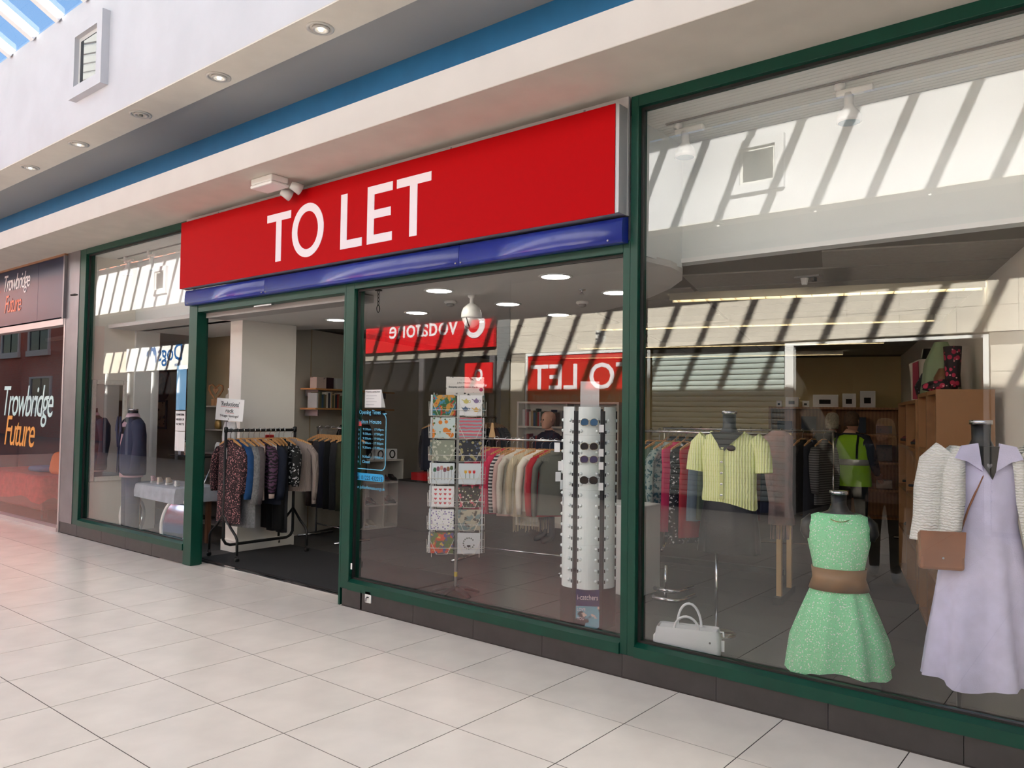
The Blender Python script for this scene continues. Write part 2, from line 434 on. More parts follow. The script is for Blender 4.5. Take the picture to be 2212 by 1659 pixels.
# ------------------------------------------------------------------ shopfront
wf = struct('wall_front_plinth', mb=MB().box(-5.79, -3.12, 0.02, 0.12, 0, 0.14).box(-0.6, 6.0, 0.02, 0.12, 0, 0.14), m=m_black)
pt = MB().box(-0.2985, 0.2985, -0.0, 0.02, 0.006, 0.139).mesh('tile', m_plinth)
for k in range(-5, 7):
    x = 2.026 + 0.6 * k + 0.3
    if x > -0.4: link('tile', pt, wf, (x, 0, 0))
MB().box(-0.6, -0.356, 0, 0.02, 0.006, 0.139).build('tile', m_plinth, wf)
for x0, x1 in ((-6.155, -5.647), (-5.642, -4.972), (-4.967, -4.37), (-4.365, -3.768), (-3.763, -3.12)):
    MB().box(x0, x1, 0, 0.02, 0.006, 0.139).build('tile', m_plinth, wf)
MB().box(-0.6, 6.0, -0.004, 0.0, 0.0, 0.006).build('bead', m_joint, wf)

def window(n, x0, x1, z0, z1, left=0.09, right=0.09, top=0.07, sill=0.08):
    w = struct('window_%d' % n, (0, 0, 0))
    if left: MB().box(x0, x0 + left, 0, 0.11, z0, z1).build('jamb', m_green, w, bevel=0.004)
    if right: MB().box(x1 - right, x1, 0, 0.11, z0, z1).build('jamb', m_green, w, bevel=0.004)
    MB().box(x0 + left, x1 - right, 0.0, 0.11, z1 - top, z1).build('head_rail', m_green, w, bevel=0.003)
    s = MB(); s.prism([(-0.012, z0), (-0.012, z0 + sill - 0.018), (0.03, z0 + sill), (0.11, z0 + sill), (0.11, z0)], x0 + left, x1 - right, 'X')
    s.build('sill', m_green, w)
    a, b = x0 + left, x1 - right
    bd = MB().box(a, a + 0.018, 0.035, 0.055, z0 + sill, z1 - top).box(b - 0.018, b, 0.035, 0.055, z0 + sill, z1 - top).box(a + .018, b - .018, 0.035, 0.055, z1 - top - 0.018, z1 - top).box(a + .018, b - .018, 0.035, 0.055, z0 + sill, z0 + sill + 0.012)
    bd.build('glazing_bead', m_black, w)
    MB().box(a + .005, b - .005, 0.066, 0.074, z0 + sill + .003, z1 - top - .003).build('pane', m_glass, w)
    return w
w1 = window(1, -5.79, -3.12, 0.139, 3.526, left=0.16, right=0.0)
w2 = window(2, -0.63, 2.058, 0.139, 2.64, left=0.105, right=0.05)
w3 = window(3, 2.058, 5.6, 0.139, 3.526, left=0.052, right=0.09)
# doorway
d1 = struct('door_1')
MB().box(-3.12, -2.965, -0.005, 0.105, 0, 2.64).build('door_post', m_green, d1, bevel=0.004)
MB().box(-3.12, -2.985, 0.105, 0.13, 0, 2.56).build('inner_jamb', m_green, d1)
MB().box(-0.65, -0.63, 0.0, 0.12, 0, 2.56).build('inner_jamb', m_green, d1)
MB().box(-2.965, -0.63, 0.0, 0.09, 2.55, 2.64).build('door_head', m_green, d1, bevel=0.004)
MB().box(-2.965, -0.63, 0.09, 0.30, 2.50, 2.56).build('door_track', mat('track_grey', (150, 146, 144), 0.5), d1, bevel=0.004)
MB().box(-2.0, -1.72, 0.02, 0.05, 2.535, 2.552).build('door_sensor', m_chrome, d1)
th = MB()
for k in range(3): th.box(-2.965, -0.65, 0.192 + 0.022 * k, 0.208 + 0.022 * k, -0.02, 0.004 + 0.002 * (k == 1))
th.build('threshold_strip', m_chrome, d1)
MB().box(-2.965, -0.65, 0.19, 0.26, -0.03, 0.0).build('threshold_bed', m_black, d1)
# fixings on the frame and the keyed socket on the plinth
s = thing('wall_socket', 'small white keyed socket on the dark plinth tiles', 'socket', (-0.272, -0.0, 0.118))
MB().box(-0.035, 0.035, -0.012, 0.0, -0.045, 0.045).build('face_plate', m_whitem, s, bevel=0.004)
MB().tube([(0.002, -0.012, 0.0), (0.002, -0.03, -0.004), (0.0, -0.032, -0.03)], 0.006, 8).build('key', m_steel, s)
MB().lathe([(0.012, 0), (0.012, 0.006)], 12, (0.002, -0.013, -0.003)).build('keyway', m_black, s)
tag(MB().box(-0.512, -0.495, 0.01, 0.012, 0.30, 0.35).build('frame_sticker', m_paper), 'tiny white sticker low on the green window jamb by the door', 'sticker')

# neighbouring steel post and shop to the left
t = struct('wall_post_left')
MB().box(-6.16, -5.79, -0.005, 0.16, 0.14, 3.526).build('cladding', m_steel, t)
MB().box(-6.155, -5.79, 0.02, 0.16, 0.0, 0.139).build('plinth_core', m_black, t)
tag(MB().tube([(-6.02, -0.006, 2.985), (-5.9, -0.012, 2.978), (-5.83, -0.006, 2.972)], [0.012, 0.014, 0.008], 8).build('cover_plate', m_black), 'black slot cover on the grey steel post left of the window', 'cover plate')

m_navy = mat('navy_panel', (24, 30, 66), 0.3, spec=0.3, var=0.05, vscale=2)
m_brass = mat('wood_edge', (150, 108, 78), 0.5)
pn = thing('fascia_panel', 'navy fascia panel with white and coral handwriting above the left shop', 'sign', (-8.6, -0.02, 2.70))
MB().box(0.0, 1.55, 0.0, 0.03, 0.02, 0.80).build('panel', m_navy, pn)
MB().box(1.556, 2.40, 0.0, 0.03, 0.02, 0.80).build('panel', m_navy, pn)
MB().box(0.0, 2.43, -0.02, 0.03, 0.80, 0.83).build('top_edge', m_brass, pn)
MB().box(2.40, 2.44, -0.02, 0.03, 0.0, 0.80).build('side_edge', m_steel, pn)
fit_text('Trowbridge', 0.95, 0.30, mat('hand_white', (235, 228, 230), 0.5), pn, 0.80, 0.44, -0.003, shear=0.3, spacing=0.85)
fit_text('Future', 0.62, 0.25, mat('hand_coral', (240, 132, 104), 0.5), pn, 0.68, 0.20, -0.003, shear=0.3, spacing=0.85)
MB().prism([(0.0, 0.42), (0.05, 0.42), (0.16, 0.53), (0.05, 0.64), (0.0, 0.64), (0.10, 0.53)], -0.004, 0.0, 'Y').build('arrow_mark', mat('hand_coral', (240, 132, 104)), pn)
w4 = struct('window_4')
MB().box(-6.20, -6.16, -0.01, 0.10, 0.0, 2.70).build('jamb', mat('pale_alu', (196, 186, 186), 0.35, 0.5), w4)
MB().box(-10.5, -6.20, -0.02, 0.10, 2.62, 2.70).build('head_rail', mat('pale_alu', (196, 186, 186), 0.35, 0.5), w4)
MB().box(-10.5, -6.20, -0.02, 0.10, 0.0, 0.05).build('sill', mat('pale_alu', (196, 186, 186), 0.35, 0.5), w4)
MB().box(-10.5, -6.20, 0.046, 0.054, 0.05, 2.62).build('pane', m_glass, w4)
fit_text('Trowbridge', 1.75, 0.56, mat('vinyl_aqua', (196, 222, 222), 0.5), w4, -7.45, 1.30, 0.043, shear=0.3, spacing=0.85)
fit_text('Future', 1.1, 0.42, mat('vinyl_orange', (226, 152, 62), 0.5), w4, -7.70, 1.02, 0.043, shear=0.3, spacing=0.85)
struct('wall_far_left', mb=MB().box(XL, -10.5, 0.0, 0.1, 0, 3.526).box(-10.5, -8.6, 0.0, 0.1, 2.70, 3.526), m=m_steel)
# ------------------------------------------------------------------ the red TO LET sign over the shopfront
sg = thing('shop_sign', 'long red box sign reading TO LET above the shop doorway', 'sign', (0, 0, 0))
m_alu = mat('alu_backing', (186, 184, 186), 0.45, 0.3)
MB().box(-3.2, 2.05, -0.02, -0.001, 2.79, 3.545).build('backing_panel', m_alu, sg)
MB().box(-3.10, 2.045, -0.118, -0.02, 2.79, 3.45).build('box_body', mat('sign_return', (176, 176, 180), 0.4, 0.3), sg)
MB().box(-3.105, 2.02, -0.124, -0.118, 2.785, 3.457).build('face_panel', m_red, sg, bevel=0.002)
MB().box(-3.108, -3.10, -0.124, -0.02, 2.785, 3.457).build('end_panel', m_red, sg)
def letter(polys, par, y0=-0.127, y1=-0.124):
    mb = MB()
    for p in polys: mb.prism(p, y0, y1, 'Y')
    mb.build('letter', m_letter, par)
def rect(x0, x1, z0, z1): return [(x0, z0), (x1, z0), (x1, z1), (x0, z1)]
letter([rect(-1.592, -1.238, 3.237, 3.305), rect(-1.455, -1.375, 2.877, 3.237)], sg)
ring = MB(); n = 40
for i in range(n):
    a, b = 2 * PI * i / n, 2 * PI * (i + 1) / n
    P = lambda q, r, h: (-1.0 + r * math.cos(q), 3.098 + h * math.sin(q))
    ring.prism([P(a, .219, .230), P(b, .219, .230), P(b, .142, .162), P(a, .142, .162)], -0.127, -0.124, 'Y')
ring.build('letter', m_letter, sg)
letter([rect(-0.562, -0.482, 2.877, 3.323), rect(-0.482, -0.296, 2.877, 2.945)], sg)
letter([rect(-0.236, -0.156, 2.877, 3.330), rect(-0.156, 0.052, 2.877, 2.945), rect(-0.156, 0.035, 3.072, 3.138), rect(-0.156, 0.052, 3.262, 3.330)], sg)
letter([rect(0.098, 0.466, 3.262, 3.330), rect(0.242, 0.322, 2.877, 3.262)], sg)
for x in (1.72, 0.55, -2.6): MB().box(x, x + .015, -0.0215, -0.02, 3.50, 3.515).build('rivet', m_steel, sg)
m_bluep = mat('blue_metal', (22, 40, 140), 0.3, metal=0.0, coat=0.45, spec=0.4)
m_bluep.node_tree.nodes['Principled BSDF'].inputs['Coat IOR'].default_value = 1.5
m_bluep.node_tree.nodes['Principled BSDF'].inputs['Coat Roughness'].default_value = 0.12
bf = thing('lower_fascia', 'glossy blue metal fascia strip under the red sign', 'fascia', (0, 0, 0))
for x0, x1 in ((-3.09, -1.692), (-1.688, 0.70), (0.704, 2.045)):
    mb = MB(); pf_ = [(-0.001, 2.622), (-0.060, 2.618), (-0.0720, 2.622), (-0.0765, 2.645), (-0.0780, 2.670), (-0.0775, 2.695), (-0.0755, 2.720), (-0.0720, 2.745), (-0.0670, 2.768), (-0.001, 2.785)]
    mb.prism(pf_, x0, x1, 'X')
    o = mb.build('fascia_panel', m_bluep, bf)
    for p_ in o.data.polygons:
        if len(p_.vertices) == 4 and p_.normal.y < -0.9: p_.use_smooth = True
for x in (-1.72, -1.66, 0.68, 0.73, 1.95, -3.02):
    MB().lathe([(0.007, 0), (0.006, 0.004)], 10).xf(Matrix.Translation((x, -0.084, 2.636)) @ Matrix.Rotation(PI / 2, 4, 'X')).build('screw', m_steel, bf)
# emergency light on the soffit behind the sign
el = thing('emergency_light', 'white plastic emergency light with twin lamp heads under the soffit', 'emergency light', (-1.24, -0.345, 3.526))
MB().box(-0.15, 0.15, -0.085, 0.085, -0.055, 0.0).build('base', m_whitem, el, bevel=0.012)
MB().box(-0.155, 0.155, -0.09, 0.09, -0.085, -0.055).build('cover', m_whitem, el, bevel=0.014)
m_clear = mat('clear_lens', (205, 206, 204), 0.12)
for dx, dz in ((0.03, -0.10), (0.17, -0.07)):
    h = MB().tube([(dx, 0.09, dz + 0.01), (dx + 0.02, 0.13, dz - 0.005), (dx + 0.03, 0.17, dz - 0.02)], [0.03, 0.042, 0.05], 14).build('lamp_head', m_clear, el, True)
# half round plate on the blue wall above the bulkhead
tag(MB().prism([(0.07 * math.cos(k * PI / 12), 0.09 * math.sin(k * PI / 12)) for k in range(13)], -0.02, 0.0, 'Y').build('sounder', mat('dull_pink', (150, 116, 112), 0.6), None, loc=(-6.02, -0.35, 3.738)), 'small dull pink sounder standing on the bulkhead edge by the blue wall', 'sounder')

# ------------------------------------------------------------------ opposite side of the mall (seen mirrored in the glass)
YO = -8.06
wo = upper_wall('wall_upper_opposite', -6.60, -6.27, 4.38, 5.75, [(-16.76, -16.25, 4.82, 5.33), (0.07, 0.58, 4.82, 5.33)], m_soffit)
wall_window(14, 0.325, 5.07, -6.27, 1, 0.51, 0.75)
wall_window(15, -16.505, 5.07, -6.27, 1, 0.51, 0.75)
for k, x in enumerate((2.417, -0.379, 3.81, 5.2, 1.02, -1.77, -3.16, -4.55, -5.94, -7.33, -8.72)):
    downlight((x, -6.50, 4.378), 'downlight under the opposite upper wall, ' + ('above the open doorway', 'above the shutter', 'first right of the doorway', 'second right of the doorway', 'at the left side of the doorway', 'above the shutter left edge', 'above the letting board', 'above the letting board left end', 'above the grey pier', 'above the phone shop', 'above the phone shop middle')[k], power=34.0)
struct('ceiling_opposite', mb=MB().box(XL, XR, -8.3, -6.60, 4.42, 4.5), m=m_grey)
struct('ceiling_roof_opposite', mb=MB().box(XL, XR, -12, -6.6, 5.5, 5.7), m=m_grey)
m_clad = mat('stone_cladding', (216, 208, 196), 0.6, var=0.06, vscale=6, bump=0.05, bscale=80)
m_cladj = mat('cladding_joint', (150, 142, 132), 0.9)
m_grout = mat_tiles('cladding_far', (206, 197, 184), (160, 152, 142), 0.366, 0.36, 0.6, 0.005, 0.98, 2.77, 'XZ')
wb = MB().box(XL, -10.35, YO - 0.12, YO - 0.0, 2.76, 4.42, 1).box(-10.35, 4.5, YO - 0.12, YO - 0.02, 2.765, 4.42).box(4.5, XR, YO - 0.12, YO, 2.765, 4.42, 1)
wpl = struct('wall_opposite_pier', mb=MB().box(-5.55, -5.145, YO - 0.14, YO - 0.02, 0, 2.765), m=mat('cladding_joint', (150, 142, 132), 0.9))
wpr = struct('wall_opposite_right', mb=MB().box(2.835, 4.5, YO - 0.14, YO - 0.02, 0, 2.765).box(4.5, XR, YO - 0.14, YO, 0, 2.765, 1), m=[mat('cladding_joint', (150, 142, 132)), m_grout])
wall_o = struct('wall_opposite', mb=wb, m=[m_cladj, m_grout])
ct = MB().box(-0.1815, 0.1815, -0.02, 0.0, -0.178, 0.178).mesh('tile', m_clad)
for i in range(-18, 10):
    for j in range(0, 5):
        x = 0.98 + 0.366 * i + 0.183; z = 2.77 + 0.36 * j - 0.18 + 0.36
        if -5.5 < x < 4.5 and z < 4.3: link('tile', ct, wall_o, (x, YO, z))
for j in range(0, 7):
    for x in (-5.36,): link('tile', ct, wpl, (x, YO, 0.25 + 0.36 * j))
    for i in range(5): link('tile', ct, wpr, (3.03 + 0.366 * i, YO, 0.25 + 0.36 * j))
m_pil = mat('white_pilaster', (232, 232, 232), 0.45)
def pil(x0, x1, z1, lab):
    tag(MB().box(x0, x1, YO - 0.1, YO + 0.03, 0, z1).build('pilaster', m_pil, None, bevel=0.006), lab, 'pilaster')
pil(-2.545, -2.40, 2.735, 'white frame pilaster between red letting board and roller shutter opposite')
pil(0.055, 0.19, 2.735, 'white frame pilaster between roller shutter and open doorway opposite')
pil(2.762, 2.83, 2.735, 'narrow white door frame post right of the opposite doorway')
pil(-5.14, -5.095, 2.76, 'thin white frame post left of the opposite letting board')
tag(MB().box(-5.095, -2.545, YO - 0.1, YO + 0.03, 2.71, 2.76).build('pilaster', m_pil), 'white head rail above the opposite letting board', 'frame rail')
tag(MB().box(0.19, 2.762, YO - 0.1, YO + 0.03, 2.69, 2.735).build('pilaster', m_pil), 'white head rail above the opposite open doorway', 'frame rail')
# roller shutter
m_slat = mat('shutter_slat', (188, 200, 196), 0.42, 0.2)
sh = thing('roller_shutter', 'closed grey green roller shutter of the unit opposite', 'shutter', (-1.145, YO - 0.06, 0.0))
prof = [(0.0, 0.0), (0.012, 0.012), (0.018, 0.04), (0.014, 0.062), (0.004, 0.076), (0.0, 0.079), (-0.006, 0.079), (-0.006, 0.0)]
slat_me = MB().prism(prof, -1.19, 1.19, 'X').mesh('slat', m_slat)
for k in range(27): link('slat', slat_me, sh, (0, 0, 0.21 + 0.0895 * k))
MB().box(-1.19, 1.19, -0.02, 0.03, 0.0, 0.2).build('bottom_rail', mat('shutter_navy', (58, 66, 92), 0.4), sh)
MB().box(-1.19, 1.19, -0.1, -0.02, 2.55, 2.735).build('box_cover', m_dark, sh)
# letting board and window
tl = thing('letting_board', 'red TO LET vinyl board across the empty unit opposite', 'sign', (-3.815, YO - 0.02, 0.0), PI)
MB().box(-1.27, 1.27, -0.03, 0.0, 1.755, 2.70).build('panel', mat('board_red', (190, 26, 22), 0.5), tl)
fit_text('TO LET', 2.40, 0.50, m_letter, tl, 0.0, 2.035, bold=0.012)
fit_text('UNIT 5A - GROUND FLOOR UNIT', 2.30, 0.105, mat('board_grey', (190, 178, 176), 0.6), tl, 0.0, 1.83)
uw = thing('empty_unit_window', 'dark empty shop window with letting details below the red board opposite', 'window', (-3.815, YO - 0.02, 0.0), PI)
MB().box(-1.27, 1.27, -0.02, 0.0, 0.2, 1.752).build('window_sheet', mat('window_navy', (60, 66, 84), 0.15, coat=0.3), uw)
MB().box(-1.27, 1.27, -0.06, 0.0, 0.0, 0.2).build('bottom_rail', mat('shutter_navy', (58, 66, 92), 0.4), uw)
fit_text('568 sq ft', 0.95, 0.21, m_ink, uw, -0.62, 1.40, -0.0235)
fit_text('(52.7 sq.m)', 0.72, 0.13, m_ink, uw, 0.66, 1.40, -0.0235)
fit_text('ALL ENQUIRIES', 1.95, 0.21, mat('maroon_ink', (96, 26, 34), 0.7), uw, 0.05, 1.03, -0.0235)
fit_text('Carter Jonas', 0.62, 0.11, mat('board_grey', (190, 178, 176)), uw, 0.62, 0.78, -0.0235)
fit_text('9470', 0.26, 0.10, mat('board_grey', (190, 178, 176)), uw, 0.85, 0.62, -0.0235)
tag(MB().box(-3.50, -3.28, YO, YO + 0.006, 2.92, 3.14).build('wall_plaque', mat_print('plaque_print', (225, 224, 220), [((70, 70, 76), 0.42)], 18, kind='noise')), 'small square plaque with a dark print on stone wall above letting board', 'plaque')
# the red phone shop
vs = thing('phone_shop_sign', 'wide red phone shop fascia sign opposite with white lettering', 'sign', (-8.16, YO + 0.02, 2.935), PI)
m_vr = mat('phone_red', (206, 16, 26), 0.5)
MB().box(-2.24, 2.16, -0.08, 0.0, 0.0, 0.63).build('panel', m_vr, vs)
fit_text('vodafone', 2.15, 0.42, m_letter, vs, -0.15, 0.30, -0.084, bold=0.006, depth=0.006)
fit_text('| Trowbridge', 1.1, 0.26, mat('dull_maroon', (110, 30, 34), 0.7), vs, 1.58, 0.26, -0.084)
lg = MB(); n = 36
for i in range(n):
    a, b = 2 * PI * i / n, 2 * PI * (i + 1) / n
    P = lambda q, r, ox=0: (-1.72 + ox + r * math.cos(q), 0.48 + r * math.sin(q))
    lg.prism([P(a, .285), P(b, .285), P(b, .17, .03), P(a, .17, .03)], -0.10, -0.08, 'Y')
lg.build('round_mark', m_letter, vs)
vb = thing('projecting_sign', 'square red sign with round white mark and name below the phone shop fascia', 'sign', (-6.335, YO + 0.06, 1.98), PI)
MB().box(-0.375, 0.375, -0.04, 0.0, 0.0, 0.63).build('panel', m_vr, vb)
lg = MB()
for i in range(n):
    a, b = 2 * PI * i / n, 2 * PI * (i + 1) / n
    P = lambda q, r, ox=0: (-0.02 + ox + r * math.cos(q), 0.38 + 1.15 * r * math.sin(q))
    lg.prism([P(a, .11), P(b, .11), P(b, .065, .012), P(a, .065, .012)], -0.046, -0.04, 'Y')
lg.build('round_mark', m_letter, vb)
fit_text('vodafone', 0.46, 0.095, m_letter, vb, -0.02, 0.12, -0.044, bold=0.004)
pw = thing('phone_shop_glazing', 'dark phone shop glazing with grey posts opposite', 'window', (-8.13, YO - 0.02, 0.0), PI)
MB().box(-2.2, 2.2, -0.02, 0.0, 0.0, 2.76).build('pane', mat('phone_glass', (34, 34, 36), 0.1, spec=0.6), pw)
for x in (-2.12, -0.05, 2.12): MB().box(x - 0.07, x + 0.07, -0.06, -0.02, 0, 2.76).build('mullion', m_steel, pw)
MB().box(-0.05, 2.18, -0.06, -0.02, 2.69, 2.73).build('transom', m_steel, pw)
tag(MB().box(-5.885, -5.56, YO + 0.001, YO + 0.03, 0, 4.3).build('pier_panel', mat('pier_grey', (118, 120, 122), 0.6)), 'plain dark grey pier panel between phone shop and empty unit opposite', 'panel')
# charity shop sign at the far left of the opposite row
m_dblue = mat('logo_blue', (30, 88, 150), 0.5)
ds = thing('charity_shop_sign', 'white fascia sign with blue Dogs lettering far along the opposite row', 'sign', (-20.17, YO + 0.02, 2.77), PI)
MB().box(-3.3, 1.87, -0.1, 0.0, 0.0, 0.785).build('panel', m_whitem, ds)
fit_text('Dogs', 1.52, 0.68, m_dblue, ds, -1.02, 0.12, -0.104, bold=0.008)
fit_text('Home', 0.34, 0.12, m_dblue, ds, -1.52, 0.10, -0.104)
dog = [(0.02, 0.25), (0.05, 0.55), (0.12, 0.72), (0.22, 0.77), (0.28, 0.70), (0.36, 0.78), (0.46, 0.76), (0.52, 0.68), (0.68, 0.60), (0.70, 0.45), (0.60, 0.50), (0.66, 0.28), (0.58, 0.30), (0.50, 0.52), (0.44, 0.42), (0.38, 0.62), (0.28, 0.62), (0.20, 0.45), (0.14, 0.52), (0.10, 0.25)]
mb = MB()
mb.rings([[(-0.23 + x, -0.104, z) for x, z in dog], [(-0.23 + x, -0.1, z) for x, z in dog]], cap0=True, cap1=True)
mb.build('dog_mark', m_dblue, ds)
og = thing('row_glazing', 'long dark shop glazing under the white charity sign opposite', 'window', (-17.0, YO - 0.02, 0.0), PI)
MB().box(-6.6, 6.9, -0.02, 0.0, 0, 2.75).build('pane', mat('phone_glass', (34, 34, 36)), og)
for k in range(9): MB().box(-6.55 + 1.65 * k, -6.45 + 1.65 * k, -0.06, -0.02, 0, 2.75).build('mullion', m_pil, og)
# room behind the open doorway opposite
rm = struct('wall_opposite_room')
MB().box(-0.3, 0.0, -11.9, YO - 0.14, 0, 2.9).box(2.9, 3.2, -11.9, YO - 0.14, 0, 2.9).box(-0.3, 3.2, -12.1, -11.9, 0, 2.9).box(-0.3, 3.2, -12.1, YO - 0.14, 2.9, 3.0).build('room_shell', mat('dark_room', (70, 66, 60), 0.9), rm)
struct('wall_opposite_back', mb=MB().box(XL, XR, -12.2, -12.12, 0, 5.6), m=m_dark)
# outdoors beyond the left end: brick building
m_brick = bpy.data.materials.new('brick'); m_brick.use_nodes = True
_nt = m_brick.node_tree; _b = _nt.nodes['Principled BSDF']; _b.inputs['Roughness'].default_value = 0.85
_tc = _nt.nodes.new('ShaderNodeTexCoord'); _mp = _nt.nodes.new('ShaderNodeMapping'); _mp.inputs['Rotation'].default_value = (PI / 2, 0, 0)
_bt = _nt.nodes.new('ShaderNodeTexBrick'); _bt.inputs['Scale'].default_value = 4.4; _bt.inputs['Color1'].default_value = rgb((224, 122, 92)); _bt.inputs['Color2'].default_value = rgb((206, 102, 78)); _bt.inputs['Mortar'].default_value = rgb((190, 176, 164)); _bt.inputs['Mortar Size'].default_value = 0.015
_nt.links.new(_tc.outputs['Object'], _mp.inputs['Vector']); _nt.links.new(_mp.outputs['Vector'], _bt.inputs['Vector']); _nt.links.new(_bt.outputs['Color'], _b.inputs['Base Color'])
bb = thing('brick_building', 'red brick building outside beyond the far end of the mall', 'building', (-40.0, -12.2, 0.0))
MB().box(-16, 15.6, -0.4, 0.0, 0, 9).build('wall', m_brick, bb)
for x0, x1, z0, z1 in ((-2.4, 0.1, 4.55, 5.6), (-6.4, -4.0, 4.55, 5.7), (-2.0, 0.5, 1.5, 3.05), (-11.0, -8.6, 4.55, 5.6)):
    fr = MB().box(x0 - .2, x0, 0, .08, z0 - .25, z1 + .1).box(x1, x1 + .2, 0, .08, z0 - .25, z1 + .1).box(x0, x1, 0, .08, z1, z1 + .1).box(x0 - .25, x1 + .25, 0, .14, z0 - .3, z0).build('window_frame', m_whitem, bb)
    MB().box(x0, x1, 0.0, 0.02, z0, z1).box((x0 + x1) / 2 - .05, (x0 + x1) / 2 + .05, 0.02, .05, z0, z1).build('pane', m_darkglass, fr)

ob = thing('added_shade_block', 'plain unseen block added across the street end to shade the brick building', 'building', (-36.0, 0.0, 0.0))  # out-of-view block, added to keep direct sun off the brick wall
MB().box(-16, 11.7, 0.0, 8.0, 0, 12.0).build('wall', m_grey, ob)
struct('floor_street', mb=MB().box(-56, XL - 0.1, -12.2, 0.0, 0.0, 0.004), m=mat('street_paving', (96, 92, 90), 0.8, var=0.1, vscale=2))
# ------------------------------------------------------------------ shop interior shell
TH = math.radians(16.8)                       # the rear of the shop is turned against the front
UX = Vector((math.cos(TH), math.sin(TH), 0)); VX = Vector((-math.sin(TH), math.cos(TH), 0))
sf = struct('floor_shop', mb=MB().box(-9.4, 6.0, 0.26, 13.0, -0.1, -0.006), m=m_cjoint)
ft = MB().box(-0.2985, 0.2985, -0.2985, 0.2985, -0.02, 0.0).mesh('tile', m_carpet)
cnt = 0
for j in range(17):
    for i in range(26):
        x = -9.0 + 0.3 + 0.6 * i; y = 0.26 + 0.3 + 0.6 * j
        if x > 4.4 - 0.30 * max(0, y - 0.3) + 0.3 or x < -6.2 or (y > 2.1 and x < -3.8 - 0.3 * (y - 1.8) - 0.3): continue
        if y > 9.9 + 0.3 * (x - 1.2): continue
        link('tile', ft, sf, (x, y, 0)); cnt += 1
def oriented_wall(name, p, d, length, z0, z1, thick, m):
    """Wall from p along unit direction d; thickness to the left of d."""
    rz = math.atan2(d.y, d.x)
    return struct(name, (p[0], p[1], 0), rz, MB().box(0, length, 0, thick, z0, z1), m)
oriented_wall('wall_rear_left', (-3.80, 1.75), VX, 6.75, 0, 2.62, 0.1, m_iw)
oriented_wall('wall_right', (1.22, 10.42), -VX, 10.55, 0, 3.5, 0.1, m_iw)
oriented_wall('wall_back', (-5.9, 8.05), UX, 7.5, 0, 2.62, 0.1, m_iwy)
struct('wall_partition', mb=MB().box(-3.56, -3.32, 0.73, 1.44, 0.0, 2.57).box(-3.60, -3.30, 0.70, 1.46, 0.0, 0.12), m=mat('partition_white', (240, 236, 230), 0.7))
struct('wall_bay_left', mb=MB().box(-5.80, -5.70, 0.12, 0.66, 0, 3.5), m=m_iw)
struct('wall_bay_column', mb=MB().box(-5.95, -5.66, 0.66, 0.97, 0, 2.62), m=m_bulk)
struct('wall_bay_back', mb=MB().box(-9.4, -3.90, 2.0, 2.1, 0, 2.62), m=m_ibrown)
struct('wall_bay_divider', mb=MB().box(-9.4, -5.95, 1.05, 1.12, 0, 3.5), m=m_iw)
struct('wall_bulkhead_left', mb=MB().box(-5.7, -3.56, 0.66, 0.76, 2.57, 3.46), m=m_bulk)
struct('wall_bulkhead_right', mb=MB().box(1.95, 4.2, 0.80, 0.90, 2.63, 3.46).box(1.95, 2.0, 0.12, 0.80, 2.60, 3.46), m=m_bulk)
struct('trim_1', mb=MB().box(1.95, 4.1, 0.785, 0.80, 2.63, 2.66), m=m_whitem)
def display_ceiling(n, x0, x1, y0, y1):
    c = struct('ceiling_display_%d' % n)
    k = 16; w = (y1 - y0) / k
    pm = MB().box(x0, x1, 0, w - 0.004, 0, 0.02).mesh('plank', mat('plank_white', (240, 240, 236), 0.6))
    for i in range(k): link('plank', pm, c, (0, y0 + w * i, 3.46))
display_ceiling(1, -5.70, -3.2, 0.12, 0.66)
display_ceiling(2, 2.0, 4.3, 0.12, 0.80)
# plaster ceiling over the entrance, curved at its right-hand end
poly = [(-5.65, 0.30), (-2.9, 0.30), (-2.9, 0.115), (1.96, 0.115), (2.02, 0.6), (1.98, 0.85), (1.85, 1.1), (1.6, 1.4), (1.25, 1.72), (0.8, 2.05), (0.2, 2.4), (-0.6, 2.7), (-1.6, 2.85), (-2.6, 2.6), (-3.2, 1.9), (-3.72, 1.7), (-5.65, 1.7)]
struct('ceiling_entrance', mb=MB().prism(poly, 2.57, 2.615, 'Z'), m=mat('plaster_grey', (206, 204, 200), 0.85))
cs = MB(); cs.prism([(-9.4, 0.95), (-5.7, 0.66), (-3.6, 0.76), (1.96, 0.30), (2.0, 0.905), (4.14, 0.905), (1.2, 10.5), (-5.9, 8.2), (-9.4, 2.1)], 2.632, 2.68, 'Z')
rc = struct('ceiling_shop', mb=cs, m=mat('ceiling_grid', (112, 109, 103), 0.85))
m_ctile = mat('ceiling_tile', (160, 156, 148), 0.9, var=0.04, vscale=30)
ctm = MB().box(-0.582, 0.582, -0.284, 0.284, 2.622, 2.634).mesh('tile', m_ctile)
RCO = Vector((2.0, 2.2, 0))
def inside(p, poly_):
    c_ = False
    for i_ in range(len(poly_)):
        (x1, y1), (x2, y2) = poly_[i_], poly_[i_ - 1]
        if (y1 > p.y) != (y2 > p.y) and p.x < (x2 - x1) * (p.y - y1) / (y2 - y1) + x1: c_ = not c_
    return c_
ROOM = [(2.0, 0.905), (4.08, 0.905), (1.2, 10.4), (-5.7, 8.2), (-3.85, 2.0), (-3.2, 1.95)]
